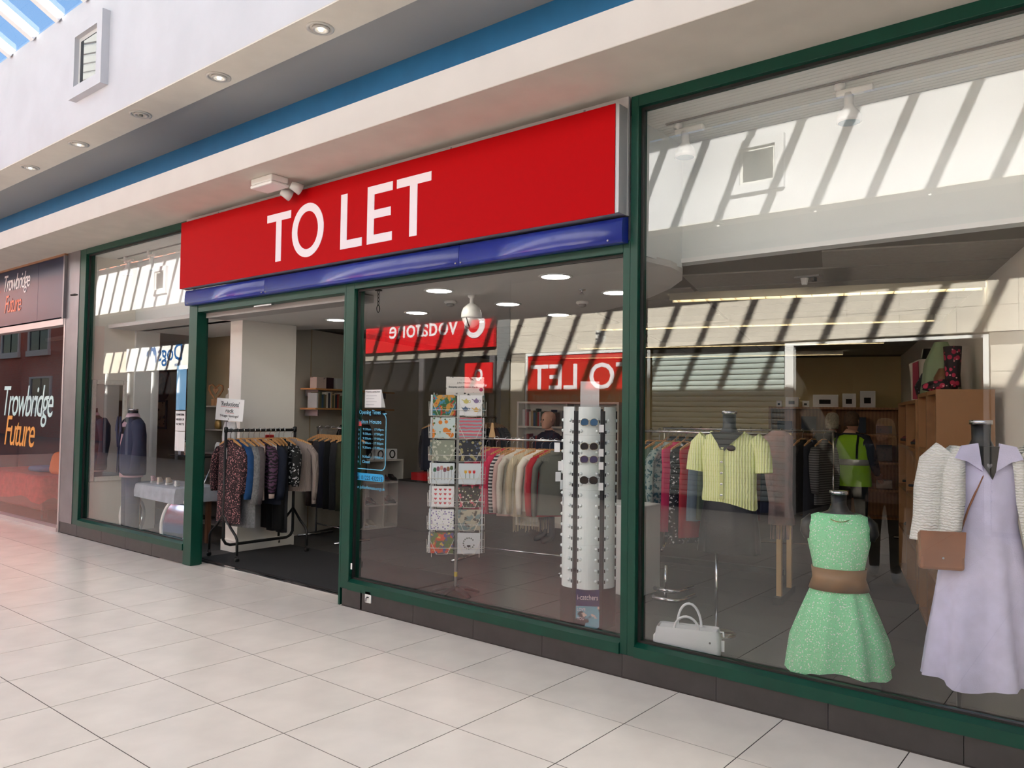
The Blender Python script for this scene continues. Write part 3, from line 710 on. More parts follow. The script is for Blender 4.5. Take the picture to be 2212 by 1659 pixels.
for a in range(-8, 5):
    for b in range(-3, 16):
        p = RCO + UX * (1.2 * a + 0.1) + VX * (0.6 * b)
        cs_ = [p + UX * (.59 * sx_) + VX * (.29 * sy_) for sx_ in (-1, 1) for sy_ in (-1, 1)]
        if not inside(p, ROOM) or min(c_.y for c_ in cs_) < 0.91 or all(inside(c_, poly) for c_ in cs_) or any(c_.y > 10.1 + .302 * (c_.x - 1.2) for c_ in cs_): continue
        if max(c_.x + .302 * c_.y for c_ in cs_) > 4.43: p = p - UX * .22
        link('tile', ctm, rc, (p.x, p.y, 0), TH)
# long louvred lights across the rear ceiling
m_lum = mat('tube_glow', (255, 240, 205), 0.4, emit=1.7)
m_louv = mat('louvre', (214, 206, 186), 0.25, 0.6)
def louvre_light(p, length, lab):
    t = thing('louvre_light', lab, 'ceiling light', (p[0], p[1], 2.56), TH, 'long louvred lights across the shop ceiling')
    MB().box(0, length, -0.07, 0.07, 0.045, 0.07).build('reflector', m_louv, t)
    MB().box(0, length, -0.018, 0.018, 0.022, 0.042).build('tube', m_lum, t)
    MB().box(0, length, -0.075, -0.068, 0.0, 0.06).box(0, length, 0.068, 0.075, 0.0, 0.06).build('side_rail', m_louv, t)
    nb = int(length / 0.12); fm = MB().box(-0.002, 0.002, -0.068, 0.068, 0.0, 0.02).mesh('fin', m_louv)
    for k in range(nb): link('fin', fm, t, (0.06 + k * 0.12, 0, 0))
louvre_light((1.30, 1.98), 2.35, 'nearest long louvred light behind the right hand window')
louvre_light((-0.5, 3.62), 3.5, 'second louvred ceiling light from the window')
louvre_light((-2.2, 5.70), 4.2, 'third louvred ceiling light from the window')
louvre_light((-3.6, 7.3), 4.6, 'farthest louvred light near the yellow back wall')
# round recessed lights in the entrance ceiling
m_disc = mat('disc_glow', (255, 250, 236), 0.4, emit=8.0)
def disc_light(x, y, lab):
    t = thing('round_ceiling_light', lab, 'ceiling light', (x, y, 2.57), 0, 'round lights in the entrance ceiling')
    MB().lathe([(0.125, 0.0), (0.125, -0.005), (0.105, -0.008), (0.103, 0.0)], 28).build('rim', m_whitem, t, True)
    MB().lathe([(0.103, -0.001), (0.103, -0.006), (0.06, -0.007)], 28).build('diffuser', m_disc, t)
for x, y, w in ((0.006, 0.44, 'front row, left of the dome camera'), (1.18, 0.44, 'front row above the sunglasses stand'), (-0.02, 1.36, 'second row in the middle'), (-1.185, 1.34, 'second row left above the opening hours'),
                (-0.084, 2.24, 'back row right'), (1.147, 1.33, 'second row right, half hidden by the green mullion'), (-1.18, 2.2, 'back row by the dome camera'), (-2.39, 1.30, 'inside the open doorway')):
    disc_light(x, y, 'round recessed ceiling light, ' + w)
# entrance mat
mt = struct('floor_mat', mb=MB().box(-3.28, -0.56, 0.27, 1.40, 0.0, 0.012), m=mat('entrance_mat', (42, 42, 44), 0.95, var=0.35, vscale=160, bump=0.5, bscale=300))

# ------------------------------------------------------------------ ceiling fittings
c = thing('dome_camera', 'white pan and tilt dome camera hanging from the entrance ceiling', 'camera', (0.06, 0.78, 2.57))
MB().lathe([(0.035, 0.0), (0.03, -0.02), (0.016, -0.03), (0.016, -0.07), (0.03, -0.075), (0.07, -0.11), (0.085, -0.15), (0.088, -0.19), (0.086, -0.195)], 24).build('housing', m_whitem, c, True)
MB().lathe([(0.078, -0.195), (0.076, -0.22), (0.062, -0.25), (0.035, -0.272), (0.008, -0.28)], 24).build('dome', mat('camera_ball', (222, 222, 222), 0.25), c, True)
MB().tube([(0.015, -0.078, -0.2), (0.02, -0.07, -0.235), (0.015, -0.045, -0.265), (0.0, -0.02, -0.28)], 0.005, 6).build('seam', m_dark, c)
for x, y, w in ((-0.35, 0.95, 'left of the dome camera'), (0.62, 1.62, 'right of the dome camera')):
    s = thing('smoke_detector', 'small round smoke detector on the entrance ceiling ' + w, 'detector', (x, y, 2.57), 0, 'smoke detectors')
    MB().lathe([(0.055, 0), (0.055, -0.015), (0.045, -0.022)], 18).build('base', m_whitem, s, True)
    MB().lathe([(0.035, -0.022), (0.035, -0.04), (0.015, -0.05)], 16).build('sensor', mat('grey_plastic', (150, 148, 146)), s, True)
s = thing('sprinkler_head', 'small sprinkler head on the ceiling near the curved edge', 'sprinkler', (1.0, 1.05, 2.57))
MB().lathe([(0.03, 0), (0.03, -0.006), (0.008, -0.008), (0.008, -0.03), (0.02, -0.032), (0.02, -0.036)], 14).build('nozzle', m_chrome, s, True)
h = thing('chain_hook', 'short dark chain hanging inside the window head', 'chain', (-0.39, 0.14, 2.57))
MB().lathe([(0.03, 0), (0.03, -0.008)], 12).build('plate', m_dark, h)
for k in range(4):
    z0 = -0.02 - 0.03 * k; ax = k % 2
    MB().tube([(0.008 * math.cos(q) if ax else 0, 0 if ax else 0.008 * math.cos(q), z0 + 0.018 * math.sin(q)) for q in [i * PI / 6 for i in range(12)]], 0.003, 6, closed=True).build('link', m_dark, h)
MB().tube([(0.0, 0.016 * math.cos(q), -0.155 + 0.03 * math.sin(q)) for q in [i * PI / 8 for i in range(16)]], 0.004, 6, closed=True).build('hook', m_dark, h)
def track_light(x, lab, y=0.40):
    t = thing('track_spotlight', lab, 'spotlight', (x, y, 3.46), 0, 'white track spotlights inside the display windows')
    MB().lathe([(0.03, 0), (0.03, -0.035), (0.012, -0.04), (0.012, -0.06)], 14, (-0.05, 0, 0)).build('adaptor', m_whitem, t, True)
    MB().box(-0.07, 0.13, -0.02, 0.02, -0.085, -0.045).build('gear_box', m_whitem, t, bevel=0.012)
    MB().lathe([(0.026, 0), (0.026, -0.07), (0.03, -0.08), (0.055, -0.11), (0.066, -0.14), (0.066, -0.165), (0.05, -0.167)], 20, (0.0, 0, -0.07)).build('lamp_head', m_whitem, t, True)
    MB().lathe([(0.058, -0.001), (0.03, -0.003)], 20, (0, 0, -0.236)).build('lens', mat('spot_lens', (150, 170, 175), 0.1), t)
track_light(2.22, 'white track spotlight nearer the green mullion in the right window')
track_light(3.22, 'white track spotlight further right in the right window')
track_light(-5.36, 'white track spotlight in the left window by the steel post', 0.38)
track_light(-4.75, 'white track spotlight in the left window nearer the doorway', 0.38)
tag(MB().box(2.1, 4.2, 0.36, 0.38, 3.45, 3.458).build('track_rail', mat('grey_plastic', (150, 148, 146))), 'thin grey lighting track along the ceiling of the right window', 'light track')
tag(MB().box(-5.6, -3.3, 0.36, 0.38, 3.45, 3.458).build('track_rail', mat('grey_plastic', (150, 148, 146))), 'thin grey lighting track along the ceiling of the left window', 'light track')
s = thing('ceiling_sensor', 'dark twin ceiling sensor above the open middle of the right window', 'sensor', (2.55, 1.75, 2.622))
MB().box(-0.09, 0.09, -0.05, 0.05, -0.012, 0).build('plate', mat('grey_plastic', (150, 148, 146)), s)
MB().lathe([(0.03, 0), (0.02, -0.05)], 10, (-0.03, 0, -0.01)).build('eye', m_whitem, s); MB().lathe([(0.02, 0), (0.02, -0.03)], 10, (0.04, 0, -0.01)).build('eye', m_dark, s)
# ------------------------------------------------------------------ garments, rails and mannequins
random.seed(7)
def ring_pts(z, hw, hd, cx=0.0, cy=0.0, n=32, fold=0.0, cnt=7, ph=0.0, tw=0.0, ex=2.0):
    out = []
    for j in range(n):
        a = 2 * PI * j / n
        k = 1 + fold * math.sin(cnt * a + ph) + 0.4 * fold * math.sin((2 * cnt - 3) * a + 1.7 * ph)
        c, s = math.cos(a), math.sin(a)
        c = math.copysign(abs(c) ** (2 / ex), c); s = math.copysign(abs(s) ** (2 / ex), s)
        out.append((cx + hw * c * k, cy + hd * s * (1 + 2.0 * (k - 1)), z(a) if callable(z) else z))
    return out
def hanger(par, wide=0.2, m=None, z=0.0):
    h = MB()
    pts = [(0, -0.085), (0.03, -0.082), (wide * 0.55, -0.108), (wide, -0.15), (wide, -0.172), (wide * 0.55, -0.135), (0, -0.112), (-wide * 0.55, -0.135), (-wide, -0.172), (-wide, -0.15), (-wide * 0.55, -0.108), (-0.03, -0.082)]
    h.rings([[(x, -0.007, y + z) for x, y in pts], [(x, 0.007, y + z) for x, y in pts]], cap0=True, cap1=True)
    o = h.build('hanger', m or m_wood, par)
    MB().tube([(0, 0, -0.085 + z), (0, 0, -0.035 + z), (0.012, 0, -0.022 + z), (0.026, 0, -0.005 + z), (0.024, 0, 0.016 + z), (0.006, 0, 0.027 + z), (-0.016, 0, 0.018 + z), (-0.022, 0, 0.004 + z)], 0.0025, 6).build('hook', m_chrome, o)
    return o
def garment(loc, rz, m, label, name='hanging_top', cat='garment', length=0.68, wide=0.20, flare=1.0, sleeve=0.5, thick=0.045, m_sleeve=None, tagged=False, group=None, fold=0.05, collar=True, cuff=None, fringe=False, hang_m=None):
    t = thing(name, label, cat, loc, rz, group)
    hanger(t, wide * 0.95, hang_m)
    ph = random.uniform(0, 6)
    zs = [(-0.115, 0.06, 0.028, 0), (-0.13, wide * 0.55, 0.032, 0), (-0.165, wide * 0.98, 0.036, 0), (-0.22, wide * 1.0, thick * 0.9, 0.3), (-0.34, wide * 0.94, thick, 0.6)]
    L = length
    for q in (0.45, 0.6, 0.8, 1.0):
        zs.append((-0.34 - (L - 0.34) * (q - 0.34) / 0.66 if q > 0.34 else -0.34, wide * (0.92 + (flare - 0.92) * q), thick * (1 + 0.25 * q), q))
    rings = [ring_pts(z, a, b, 0, 0, 30, fold * w, 6, ph) for z, a, b, w in zs]
    b = MB().rings(rings, cap0=True).rings([ring_pts(zs[-1][0] - 0.001, zs[-1][1] * 0.97, zs[-1][2] * 0.9, 0, 0, 30, fold, 6, ph), ring_pts(-L * 0.7, wide * 0.8, thick * 0.7, 0, 0, 30)]).build('garment_body', m, t, True)
    if collar:
        MB().rings([ring_pts(-0.095, 0.058, 0.036, n=20), ring_pts(-0.112, 0.068, 0.042, n=20), ring_pts(-0.14, 0.076, 0.045, n=20)]).build('collar', m, b, True)
    if sleeve:
        for s in (-1, 1):
            d = random.uniform(-0.015, 0.015)
            p = [(s * wide * 0.86, 0, -0.19), (s * (wide + 0.025), d, -0.27), (s * (wide + 0.045), d - 0.01, -0.19 - sleeve * 0.5), (s * (wide + 0.04), d - 0.015, -0.19 - sleeve * 0.85), (s * (wide + 0.035), d - 0.015, -0.19 - sleeve)]
            so = MB().tube(p, [0.06, 0.062, 0.056, 0.05, 0.04], 12, flat=0.6).build('sleeve', m_sleeve or m, t, True)
            if cuff: MB().tube([(p[-1][0], p[-1][1], p[-1][2] + 0.002), (p[-1][0], p[-1][1], p[-1][2] - 0.05)], [0.036, 0.033], 12, flat=0.6).build('cuff', cuff, so, True)
    if tagged:
        MB().box(-0.02, 0.02, -0.052, -0.05, -0.30, -0.18).build('price_tag', m_paper, t)
    if fringe:
        fm = MB()
        for k in range(26):
            x = -wide * 0.95 + 2 * wide * 0.95 * k / 25
            fm.tube([(x, 0.0, -L + 0.02), (x + random.uniform(-.006, .006), random.uniform(-.02, .02), -L - 0.12 - random.uniform(0, 0.05))], 0.003, 5)
        fo = fm.build('fringe', m, t); fo['kind'] = 'stuff'
    return t
def trousers(loc, rz, m, label, length=0.95, group=None, pocket=False, wide=0.17):
    t = thing('hanging_trousers', label, 'trousers', loc, rz, group)
    hanger(t, 0.17)
    ph = random.uniform(0, 6)
    b = MB()
    b.rings([ring_pts(-0.17, wide, 0.03, n=24), ring_pts(-0.24, wide * 1.05, 0.045, n=24, fold=0.03, ph=ph), ring_pts(-0.42, wide * 1.12, 0.05, n=24, fold=0.05, ph=ph)], cap0=True)
    o = b.build('waist', m, t, True)
    for s in (-1, 1):
        c = s * wide * 0.55
        lg = MB().rings([ring_pts(-0.38, wide * 0.58, 0.05, c, 0, 20), ring_pts(-0.6, wide * 0.54, 0.048, c * 1.05, 0, 20, 0.05, 5, ph), ring_pts(-0.8, wide * 0.5, 0.045, c * 1.05, 0, 20, 0.06, 5, ph), ring_pts(-length, wide * 0.5, 0.045, c * 1.05, 0, 20, 0.05, 5, ph)], cap1=True).build('trouser_leg', m, t, True)
        if pocket and s > 0:
            MB().box(c - 0.06, c + 0.06, -0.068, -0.05, -0.72, -0.55).build('cargo_pocket', m, lg, bevel=0.008)
            MB().box(c - 0.064, c + 0.064, -0.074, -0.06, -0.575, -0.54).build('pocket_flap', m, lg, bevel=0.005)
    return t

# --- black garment rail in the doorway
RX, RY0, RY1, RZ = -3.05, 0.40, 1.26, 1.35
rk = thing('garment_rail', 'black wheeled garment rail with clothes standing in the shop doorway', 'clothes rail', (RX, 0.83, 0))
hl = 0.43
MB().tube([(0, -hl, RZ), (0, hl, RZ)], 0.016, 12).build('top_bar', m_black, rk, True)
MB().tube([(0, -hl, RZ + 0.02), (0, -hl, 0.30), (0, -hl, 0.21), (0, -hl + 0.03, 0.165), (0, -hl + 0.08, 0.145), (0, hl - 0.08, 0.145), (0, hl - 0.03, 0.165), (0, hl, 0.21), (0, hl, 0.30), (0, hl, RZ + 0.02)], 0.0155, 10).build('loop_frame', m_black, rk, True)
for e in (-1, 1):
    MB().lathe([(0.02, -0.03), (0.021, 0.02), (0.012, 0.028)], 12, (0, e * hl, RZ + 0.01)).build('corner_cap', m_black, rk, True)
    for s in (-1, 1):
        lg = MB().tube([(0, e * hl, 0.47), (s * 0.14, e * hl, 0.34), (s * 0.235, e * hl, 0.27), (s * 0.262, e * hl, 0.23), (s * 0.268, e * hl, 0.07)], 0.0135, 10).build('leg', m_black, rk, True)
        MB().lathe([(0.022, -0.011), (0.026, -0.008), (0.026, 0.008), (0.022, 0.011)], 14).xf(Matrix.Translation((s * 0.268, e * hl, 0.0265)) @ Matrix.Rotation(PI / 2, 4, 'Y')).build('caster_wheel', m_black, lg, True)
        MB().box(s * 0.268 - 0.018, s * 0.268 + 0.018, e * hl - 0.012, e * hl + 0.012, 0.045, 0.075).build('caster_fork', m_chrome, lg)
G = 'clothes on the black rail in the doorway'
m_dress = mat_print('dress_print', (40, 22, 28), [((200, 138, 140), 0.385)], 80, kind='noise', soft=0.03)
m_zebra = mat_wave('zebra_print', (16, 14, 18), (92, 58, 88), 8, 'Z', 9.0, 0.7, sharp=0.05)
m_bw = mat_print('black_white_print', (14, 14, 15), [((208, 206, 206), 0.38)], 38, kind='noise', soft=0.03)
m_wool = mat('grey_wool', (142, 142, 144), 0.95, var=0.18, vscale=55, bump=0.5, bscale=260)
m_knit = mat_wave('beige_rib_knit', (146, 132, 126), (172, 156, 150), 30, 'X', 0.6, 0.95, 0.5)
m_bluesh = mat('blue_shirt', (24, 74, 128), 0.8, var=0.1, vscale=20)
m_taupe = mat('taupe_jersey', (96, 88, 90), 0.9, var=0.08, vscale=30)
m_pinkw = mat('pale_pink_knit', (198, 176, 166), 0.9, var=0.06, vscale=40)
m_navyc = mat('navy_cloth', (20, 28, 48), 0.85, var=0.1, vscale=25)
m_blackc = mat('black_cloth', (14, 14, 16), 0.9, var=0.1, vscale=25)
m_olive = mat('olive_canvas', (58, 58, 40), 0.9, var=0.12, vscale=12)
m_charc = mat('charcoal_cloth', (48, 48, 52), 0.9, var=0.1, vscale=25)
y = 0.455
garment((RX, y, RZ), 0, m_dress, 'dark dress with dense pink speckle print at the front of the black rail', 'print_dress', 'dress', 0.96, 0.215, 1.0, 0.46, 0.05, tagged=True, group=G)
garment((RX, 0.53, RZ), 0, m_bluesh, 'bright blue shirt behind the speckled dress on the black rail', 'shirt', 'shirt', 0.66, 0.22, 1.05, 0.52, group=G)
garment((RX, 0.60, RZ), 0.06, m_wool, 'long light grey wool coat on the black rail', 'coat', 'coat', 1.02, 0.225, 1.02, 0.58, 0.05, group=G)
garment((RX, 0.67, RZ), -0.04, m_taupe, 'dark taupe long sleeved cardigan next to the grey coat', 'cardigan', 'cardigan', 0.66, 0.23, 1.0, 0.58, group=G)
garment((RX, 0.735, RZ), 0.0, m_pinkw, 'pale pink knitted top in the middle of the black rail', 'knit_top', 'top', 0.74, 0.215, 1.0, 0.0, 0.05, group=G)
garment((RX, 0.80, RZ), 0.05, m_zebra, 'purple and black zebra striped blouse on the black rail', 'blouse', 'blouse', 0.62, 0.235, 1.0, 0.48, cuff=m_pinkw, group=G)
garment((RX, 0.865, RZ), 0.0, mat('off_white_cloth', (206, 198, 190), 0.9), 'off white jacket edge showing behind the zebra blouse', 'jacket', 'jacket', 0.60, 0.235, 1.0, 0.0, 0.04, group=G)
garment((RX, 0.93, RZ), -0.03, m_navyc, 'navy long top with sleeves on the black rail', 'long_top', 'top', 0.80, 0.225, 1.0, 0.55, group=G)
trousers((RX, 0.99, RZ), 0.05, m_blackc, 'black trousers nearest the middle of the black rail', 1.08, G)
trousers((RX, 1.05, RZ), -0.05, m_charc, 'charcoal trousers with long legs hanging near the rail foot', 1.12, G)
garment((RX, 1.11, RZ), 0.0, m_bw, 'black and white printed top near the far end of the black rail', 'patterned_blouse', 'top', 0.60, 0.24, 1.0, 0.42, group=G)
garment((RX + 0.03, 1.20, RZ), 0.5, m_knit, 'chunky beige ribbed sweater at the far end of the black rail', 'sweater', 'sweater', 0.68, 0.25, 1.0, 0.58, 0.06, cuff=m_knit, group=G, fold=0.02)
sp = thing('price_sign', 'handwritten white card reading Reductions rack clipped on the black rail', 'sign', (RX, RY0, RZ + 0.02))
MB().tube([(0, 0, 0.0), (0, 0, 0.10)], 0.004, 6).build('stem', m_steel, sp); MB().box(-0.05, 0.05, -0.006, 0.006, 0.095, 0.11).build('clip', m_steel, sp)
pc = MB().box(-0.15, 0.15, -0.002, 0.002, 0.0, 0.23)
pco = pc.build('card', m_paper, sp, loc=(0.05, 0, 0.085)); pco.rotation_euler = (0, math.radians(4), math.radians(34))
for tx, w, h, z, mm in (("'Reductions'", 0.20, 0.05, 0.15, m_ink), ('rack', 0.085, 0.04, 0.085, m_ink), ('!Huge Savings!', 0.20, 0.032, 0.03, m_ink)):
    fit_text(tx, w, h, mm, pco, 0, z, -0.0035)
mr = mat('red_ink', (200, 60, 70), 0.8)
MB().box(-0.10, 0.10, -0.0035, -0.002, 0.14, 0.143).build('underline', mr, pco); MB().box(-0.045, 0.05, -0.0035, -0.002, 0.075, 0.078).build('underline', mr, pco)
tag(MB().rings([[(-0.10, 0, 0.0), (0.08, 0.01, 0.0), (0.085, -0.01, 0.0), (-0.1, -0.015, 0.0)], [(-0.12, 0, -0.06), (0.08, 0.02, -0.05), (0.085, -0.02, -0.05), (-0.12, -0.02, -0.06)], [(-0.13, 0, -0.16), (0.07, 0.03, -0.15), (0.07, -0.03, -0.15), (-0.125, -0.03, -0.16)], [(-0.115, 0, -0.32), (0.04, 0.02, -0.30), (0.05, -0.02, -0.30), (-0.115, -0.02, -0.32)]], cap0=True, cap1=True).build('plastic_bag', mat('white_plastic', (226, 228, 232), 0.5, var=0.06, vscale=20, bump=0.6, bscale=25), None, True, loc=(-3.12, 0.50, 1.44)), 'crumpled white plastic garment cover over the left end of black rail', 'bag')

# --- other rails
def rail(loc, length, rz, h, label, m=m_chrome, depth=0.25):
    t = thing('clothes_rail', label, 'clothes rail', loc, rz)
    L = length / 2
    MB().tube([(-L, 0, h), (L, 0, h)], 0.013, 10).build('top_bar', m, t, True)
    for e in (-1, 1):
        MB().tube([(e * (L - 0.02), 0, h), (e * (L - 0.02), 0, 0.05)], 0.013, 8).build('upright', m, t, True)
        MB().tube([(e * (L - 0.02), -depth, 0.022), (e * (L - 0.02), depth, 0.022)], 0.016, 8).build('foot', m, t, True)
    MB().tube([(-L + .02, 0, 0.15), (L - .02, 0, 0.15)], 0.01, 8).build('stretcher', m, t, True)
    return t
# dark trousers behind the partition
rail((-3.28, 2.02, 0), 0.86, math.radians(-6), 1.36, 'chrome rail of dark trousers behind the white partition')
for k, (mm, w, pk) in enumerate(((m_olive, 'olive cargo trousers at the right end of the rail behind the partition', True), (m_charc, 'charcoal trousers beside the olive cargo pair', False), (m_blackc, 'black trousers second from the olive cargo pair', False), (mat('dark_denim', (34, 40, 56), 0.9), 'dark denim jeans in the middle of the partition rail', False), (m_charc, 'charcoal trousers left of the dark denim jeans', False), (mat('dark_brown_cloth', (44, 38, 34), 0.9), 'dark brown trousers at the left end of the partition rail', False))):
    a = math.radians(-6); s = 0.34 - 0.135 * k
    trousers((-3.28 + s * math.cos(a), 2.02 + s * math.sin(a), 1.36), math.radians(50), mm, w, 0.98, 'trousers on the rail behind the partition', pk, 0.16)
# cardigan rail in the middle window
m_crib = mat_wave('cream_rib', (186, 172, 142), (206, 194, 166), 26, 'X', 0.5, 0.95, 0.4)
a0 = math.radians(10)
rail((-0.60, 2.25, 0), 1.28, a0, 1.30, 'chrome rail of pink and cream knitwear behind the card spinner')
cg = 'knitwear on the chrome rail behind the card spinner'
cl = [(m_charc, 'dark purple grey top at the left end of the knitwear rail', 0.62), (mat('rose_knit', (156, 60, 78), 0.9), 'dusty rose top behind the pink sweater', 0.6), (mat_wave('pink_cable', (178, 52, 82), (206, 72, 102), 24, 'X', 1.0, 0.95, 0.5), 'bright pink cable knit sweater with roll collar', 0.62),
      (mat('deep_pink', (196, 40, 78), 0.9), 'deep pink zipped top beside the cable sweater', 0.6), (mat_wave('black_white_stripe', (40, 42, 48), (210, 208, 206), 9, 'Z', 0, 0.9, sharp=0.1), 'grey top with white striped sleeves', 0.58), (mat('blush_knit', (208, 176, 168), 0.9), 'blush knitted cardigan on the knitwear rail', 0.62),
      (mat('ivory_knit', (214, 208, 194), 0.95, var=0.05, vscale=60), 'ivory knitted cardigan on the knitwear rail', 0.6), (m_crib, 'oatmeal poncho jumper with fringed hem', 0.62), (mat('cream_knit', (226, 222, 208), 0.95), 'cream jumper facing the glass', 0.56), (mat('scarlet_knit', (176, 34, 44), 0.9), 'scarlet cardigan behind the cream jumper', 0.6), (mat('grey_green_knit', (112, 114, 104), .9), 'grey green cardigan at the right end of the knitwear rail', 0.58)]
for k, (mm, w, ln_) in enumerate(cl):
    s = (-.44, -.37, -.25, -.12, -.05, 0.0, .05, .17, .29, .38, .45)[k]
    garment((-0.60 + s * math.cos(a0), 2.25 + s * math.sin(a0), 1.30), a0 + math.radians(46 if k not in (2, 7, 8) else 30), mm, w, 'hanging_knitwear', 'knitwear', ln_ + 0.16, 0.19, 1.1, 0.56, 0.06, group=cg, fringe=(k == 7), fold=0.03)
tag(MB().lathe([(0.05, 0), (0.06, 0.004), (0.028, 0.10), (0.018, 0.15), (0.01, 0.155)], 4, sx=0.8, sy=0.35).build('size_marker', mat('pale_wood', (196, 160, 112), 0.6), None, loc=(-0.90, 2.2, 1.315)), 'pale wooden wedge standing on the knitwear rail', 'size marker')
# garments behind the yellow cardigan
a1 = math.radians(8)
t = thing('clothes_rail', 'pale wood and dark metal clothes rail behind the yellow cardigan', 'clothes rail', (1.33, 2.62, 0), a1)
m_pale = mat('pale_pine', (206, 172, 122), 0.6)
for e in (-0.7, 0.7):
    for dy in (-0.2, 0.2): MB().box(e - 0.02, e + 0.02, dy - 0.025, dy + 0.025, 0.06, 1.43).build('upright', m_pale, t)
    MB().box(e - 0.03, e + 0.03, -0.3, 0.3, 0.0, 0.06).build('foot', m_black, t)
MB().tube([(-0.7, 0, 1.42), (0.7, 0, 1.42)], 0.013, 10).build('top_bar', m_chrome, t, True)
MB().box(-0.7, 0.7, -0.03, 0.03, 0.2, 0.25).build('stretcher', m_black, t)
rg = 'clothes on the pine rail behind the yellow cardigan'
cols = [(mat('grey_tweed', (84, 88, 94), 0.95, var=0.35, vscale=80), 'grey tweed coat at the left end of the pine rail', 0.72), (mat_wave('grey_check', (66, 68, 72), (120, 120, 122), 12, 'Z', 0, 0.95), 'grey checked scarf coat on the pine rail', 0.8), (mat('sage_cloth', (92, 112, 98), 0.9), 'sage green top on the pine rail', 0.86), (mat_print('teal_floral', (150, 164, 160), [((40, 90, 100), 0.42)], 30, kind='noise'), 'pale teal floral blouse on the pine rail', 0.7),
        (mat('hot_pink', (206, 36, 92), 0.85), 'hot pink dress on the pine rail', 0.92), (m_bw, 'black and white patterned dress on the pine rail', 1.02), (mat('crimson', (170, 26, 42), 0.85), 'long crimson dress on the pine rail', 0.96), (mat('dusty_blue', (110, 124, 140), .9), 'dusty blue blouse beside the crimson dress', 0.8), (mat('moss_cloth', (76, 88, 70), 0.9), 'moss green cardigan on the pine rail', 0.78), (mat('violet_cloth', (82, 64, 110), 0.9), 'violet patterned top on the pine rail', 0.9), (m_charc, 'charcoal blouse right of the violet top', 1.0), (m_navyc, 'navy dress at the right of the pine rail', 1.05)]
for k, (mm, w, ln_) in enumerate(cols):
    s = -0.62 + 0.085 * k
    garment((1.33 + s * math.cos(a1), 2.62 + s * math.sin(a1), 1.42), a1 + math.radians(64), mm, w, 'hanging_garment', 'garment', ln_, 0.19, 1.05, 0.5 if k in (0, 1, 3) else 0.0, 0.045, group=rg)
sc = thing('scarf', 'soft pink and grey scarf with fringe hanging at the end of the pine rail', 'scarf', (2.10, 2.36, 1.46), 0.5)
m_scarf = mat('scarf_cloth', (170, 134, 126), 0.95, col2=(140, 126, 122), vscale=9, bump=0.4, bscale=60)
MB().rings([ring_pts(0.0, 0.05, 0.03, n=18), ring_pts(-0.05, 0.12, 0.06, n=18, fold=0.1), ring_pts(-0.3, 0.11, 0.055, 0.0, 0, 18, 0.12, 5), ring_pts(-0.6, 0.085, 0.04, 0.02, 0, 18, 0.14, 5), ring_pts(-0.78, 0.10, 0.035, 0.03, 0, 18, 0.14, 5)], cap0=True, cap1=True).build('cloth', m_scarf, sc, True)
fm = MB()
for k in range(18): fm.tube([(-0.06 + 0.01 * k, 0, -0.77), (-0.06 + 0.01 * k + random.uniform(-.01, .01), random.uniform(-.02, .02), -0.90)], 0.003, 5)
fo = fm.build('fringe', m_scarf, sc); fo['kind'] = 'stuff'
tag(MB().box(0.5, 1.07, 1.84, 2.25, 0, 0.78).build('display_cabinet', m_whitem, None, bevel=0.01), 'plain white cabinet end behind the green mullion', 'cabinet')
ch = thing('chrome_stand', 'bent chrome floor stand beside the white cabinet', 'stand', (1.30, 2.08, 0.0))
MB().tube([(-0.12, -0.16, 0.02), (-0.10, -0.19, 0.02), (0.0, -0.20, 0.02), (0.10, -0.18, 0.02), (0.13, -0.1, 0.02), (0.13, 0.12, 0.02)], 0.018, 10).build('base_tube', m_chrome, ch, True)
MB().tube([(-0.12, -0.14, 0.09), (0.0, -0.17, 0.09), (0.10, -0.14, 0.09), (0.12, 0.1, 0.09)], 0.018, 10).build('upper_tube', m_chrome, ch, True)
MB().tube([(0.0, -0.17, 0.02), (0.0, -0.16, 0.30)], 0.014, 8).build('post', m_chrome, ch, True)
# dark clothes along the rear left wall and the middle of the shop
rail((-3.35, 4.5, 0), 2.2, TH + PI / 2, 1.5, 'long chrome rail of dark clothes along the rear left wall')
wl = ['black', 'navy', 'charcoal', 'dark denim', 'brown', 'burgundy', 'grey striped', 'olive', 'rust', 'slate']
ml = [m_blackc, m_navyc, m_charc, mat('dark_denim', (34, 40, 56)), mat('dark_brown_cloth', (44, 38, 34)), mat('burgundy', (84, 26, 38), 0.9), mat_wave('grey_check', (66, 68, 72), (120, 120, 122)), m_olive, mat('rust', (132, 66, 44), 0.9), mat('slate', (66, 78, 92), 0.9)]
for k in range(20):
    s = -1.0 + 0.105 * k; p = Vector((-3.35, 4.5, 1.5)) + VX * s
    i = (k * 7 + 3) % 10
    garment((p.x, p.y, p.z), TH + 0.15, ml[i], '%s garment, %s from the window end of the rear left wall rail' % (wl[i], nth(k + 1)), 'hanging_garment', 'garment', 0.72 + 0.1 * (k % 3), 0.21, 1.0, 0.5 if k % 2 else 0.0, 0.045, group='clothes on the rear left wall rail')
rail((0.9, 4.6, 0), 1.9, TH + 0.1, 1.42, 'chrome rail of mixed clothes in the dark middle of the shop')
for k in range(16):
    s = -0.85 + 0.112 * k; p = Vector((0.9, 4.6, 1.42)) + UX * s
    i = (k * 3 + 1) % 10
    garment((p.x, p.y, p.z), TH + 1.1, ml[i], '%s garment, %s from the left on the rail in the middle of the shop' % (wl[i], nth(k + 1)), 'hanging_garment', 'garment', 0.8 + 0.12 * (k % 3), 0.2, 1.0, 0.48 if k % 2 else 0.0, 0.045, group='clothes on the middle shop rail')
rail((2.35, 6.4, 0), 1.5, TH + PI / 2, 1.45, 'chrome rail with sequinned clothes by the right wall')
m_seq = mat_print('sequins', (22, 20, 24), [((160, 160, 168), 0.22)], 70)
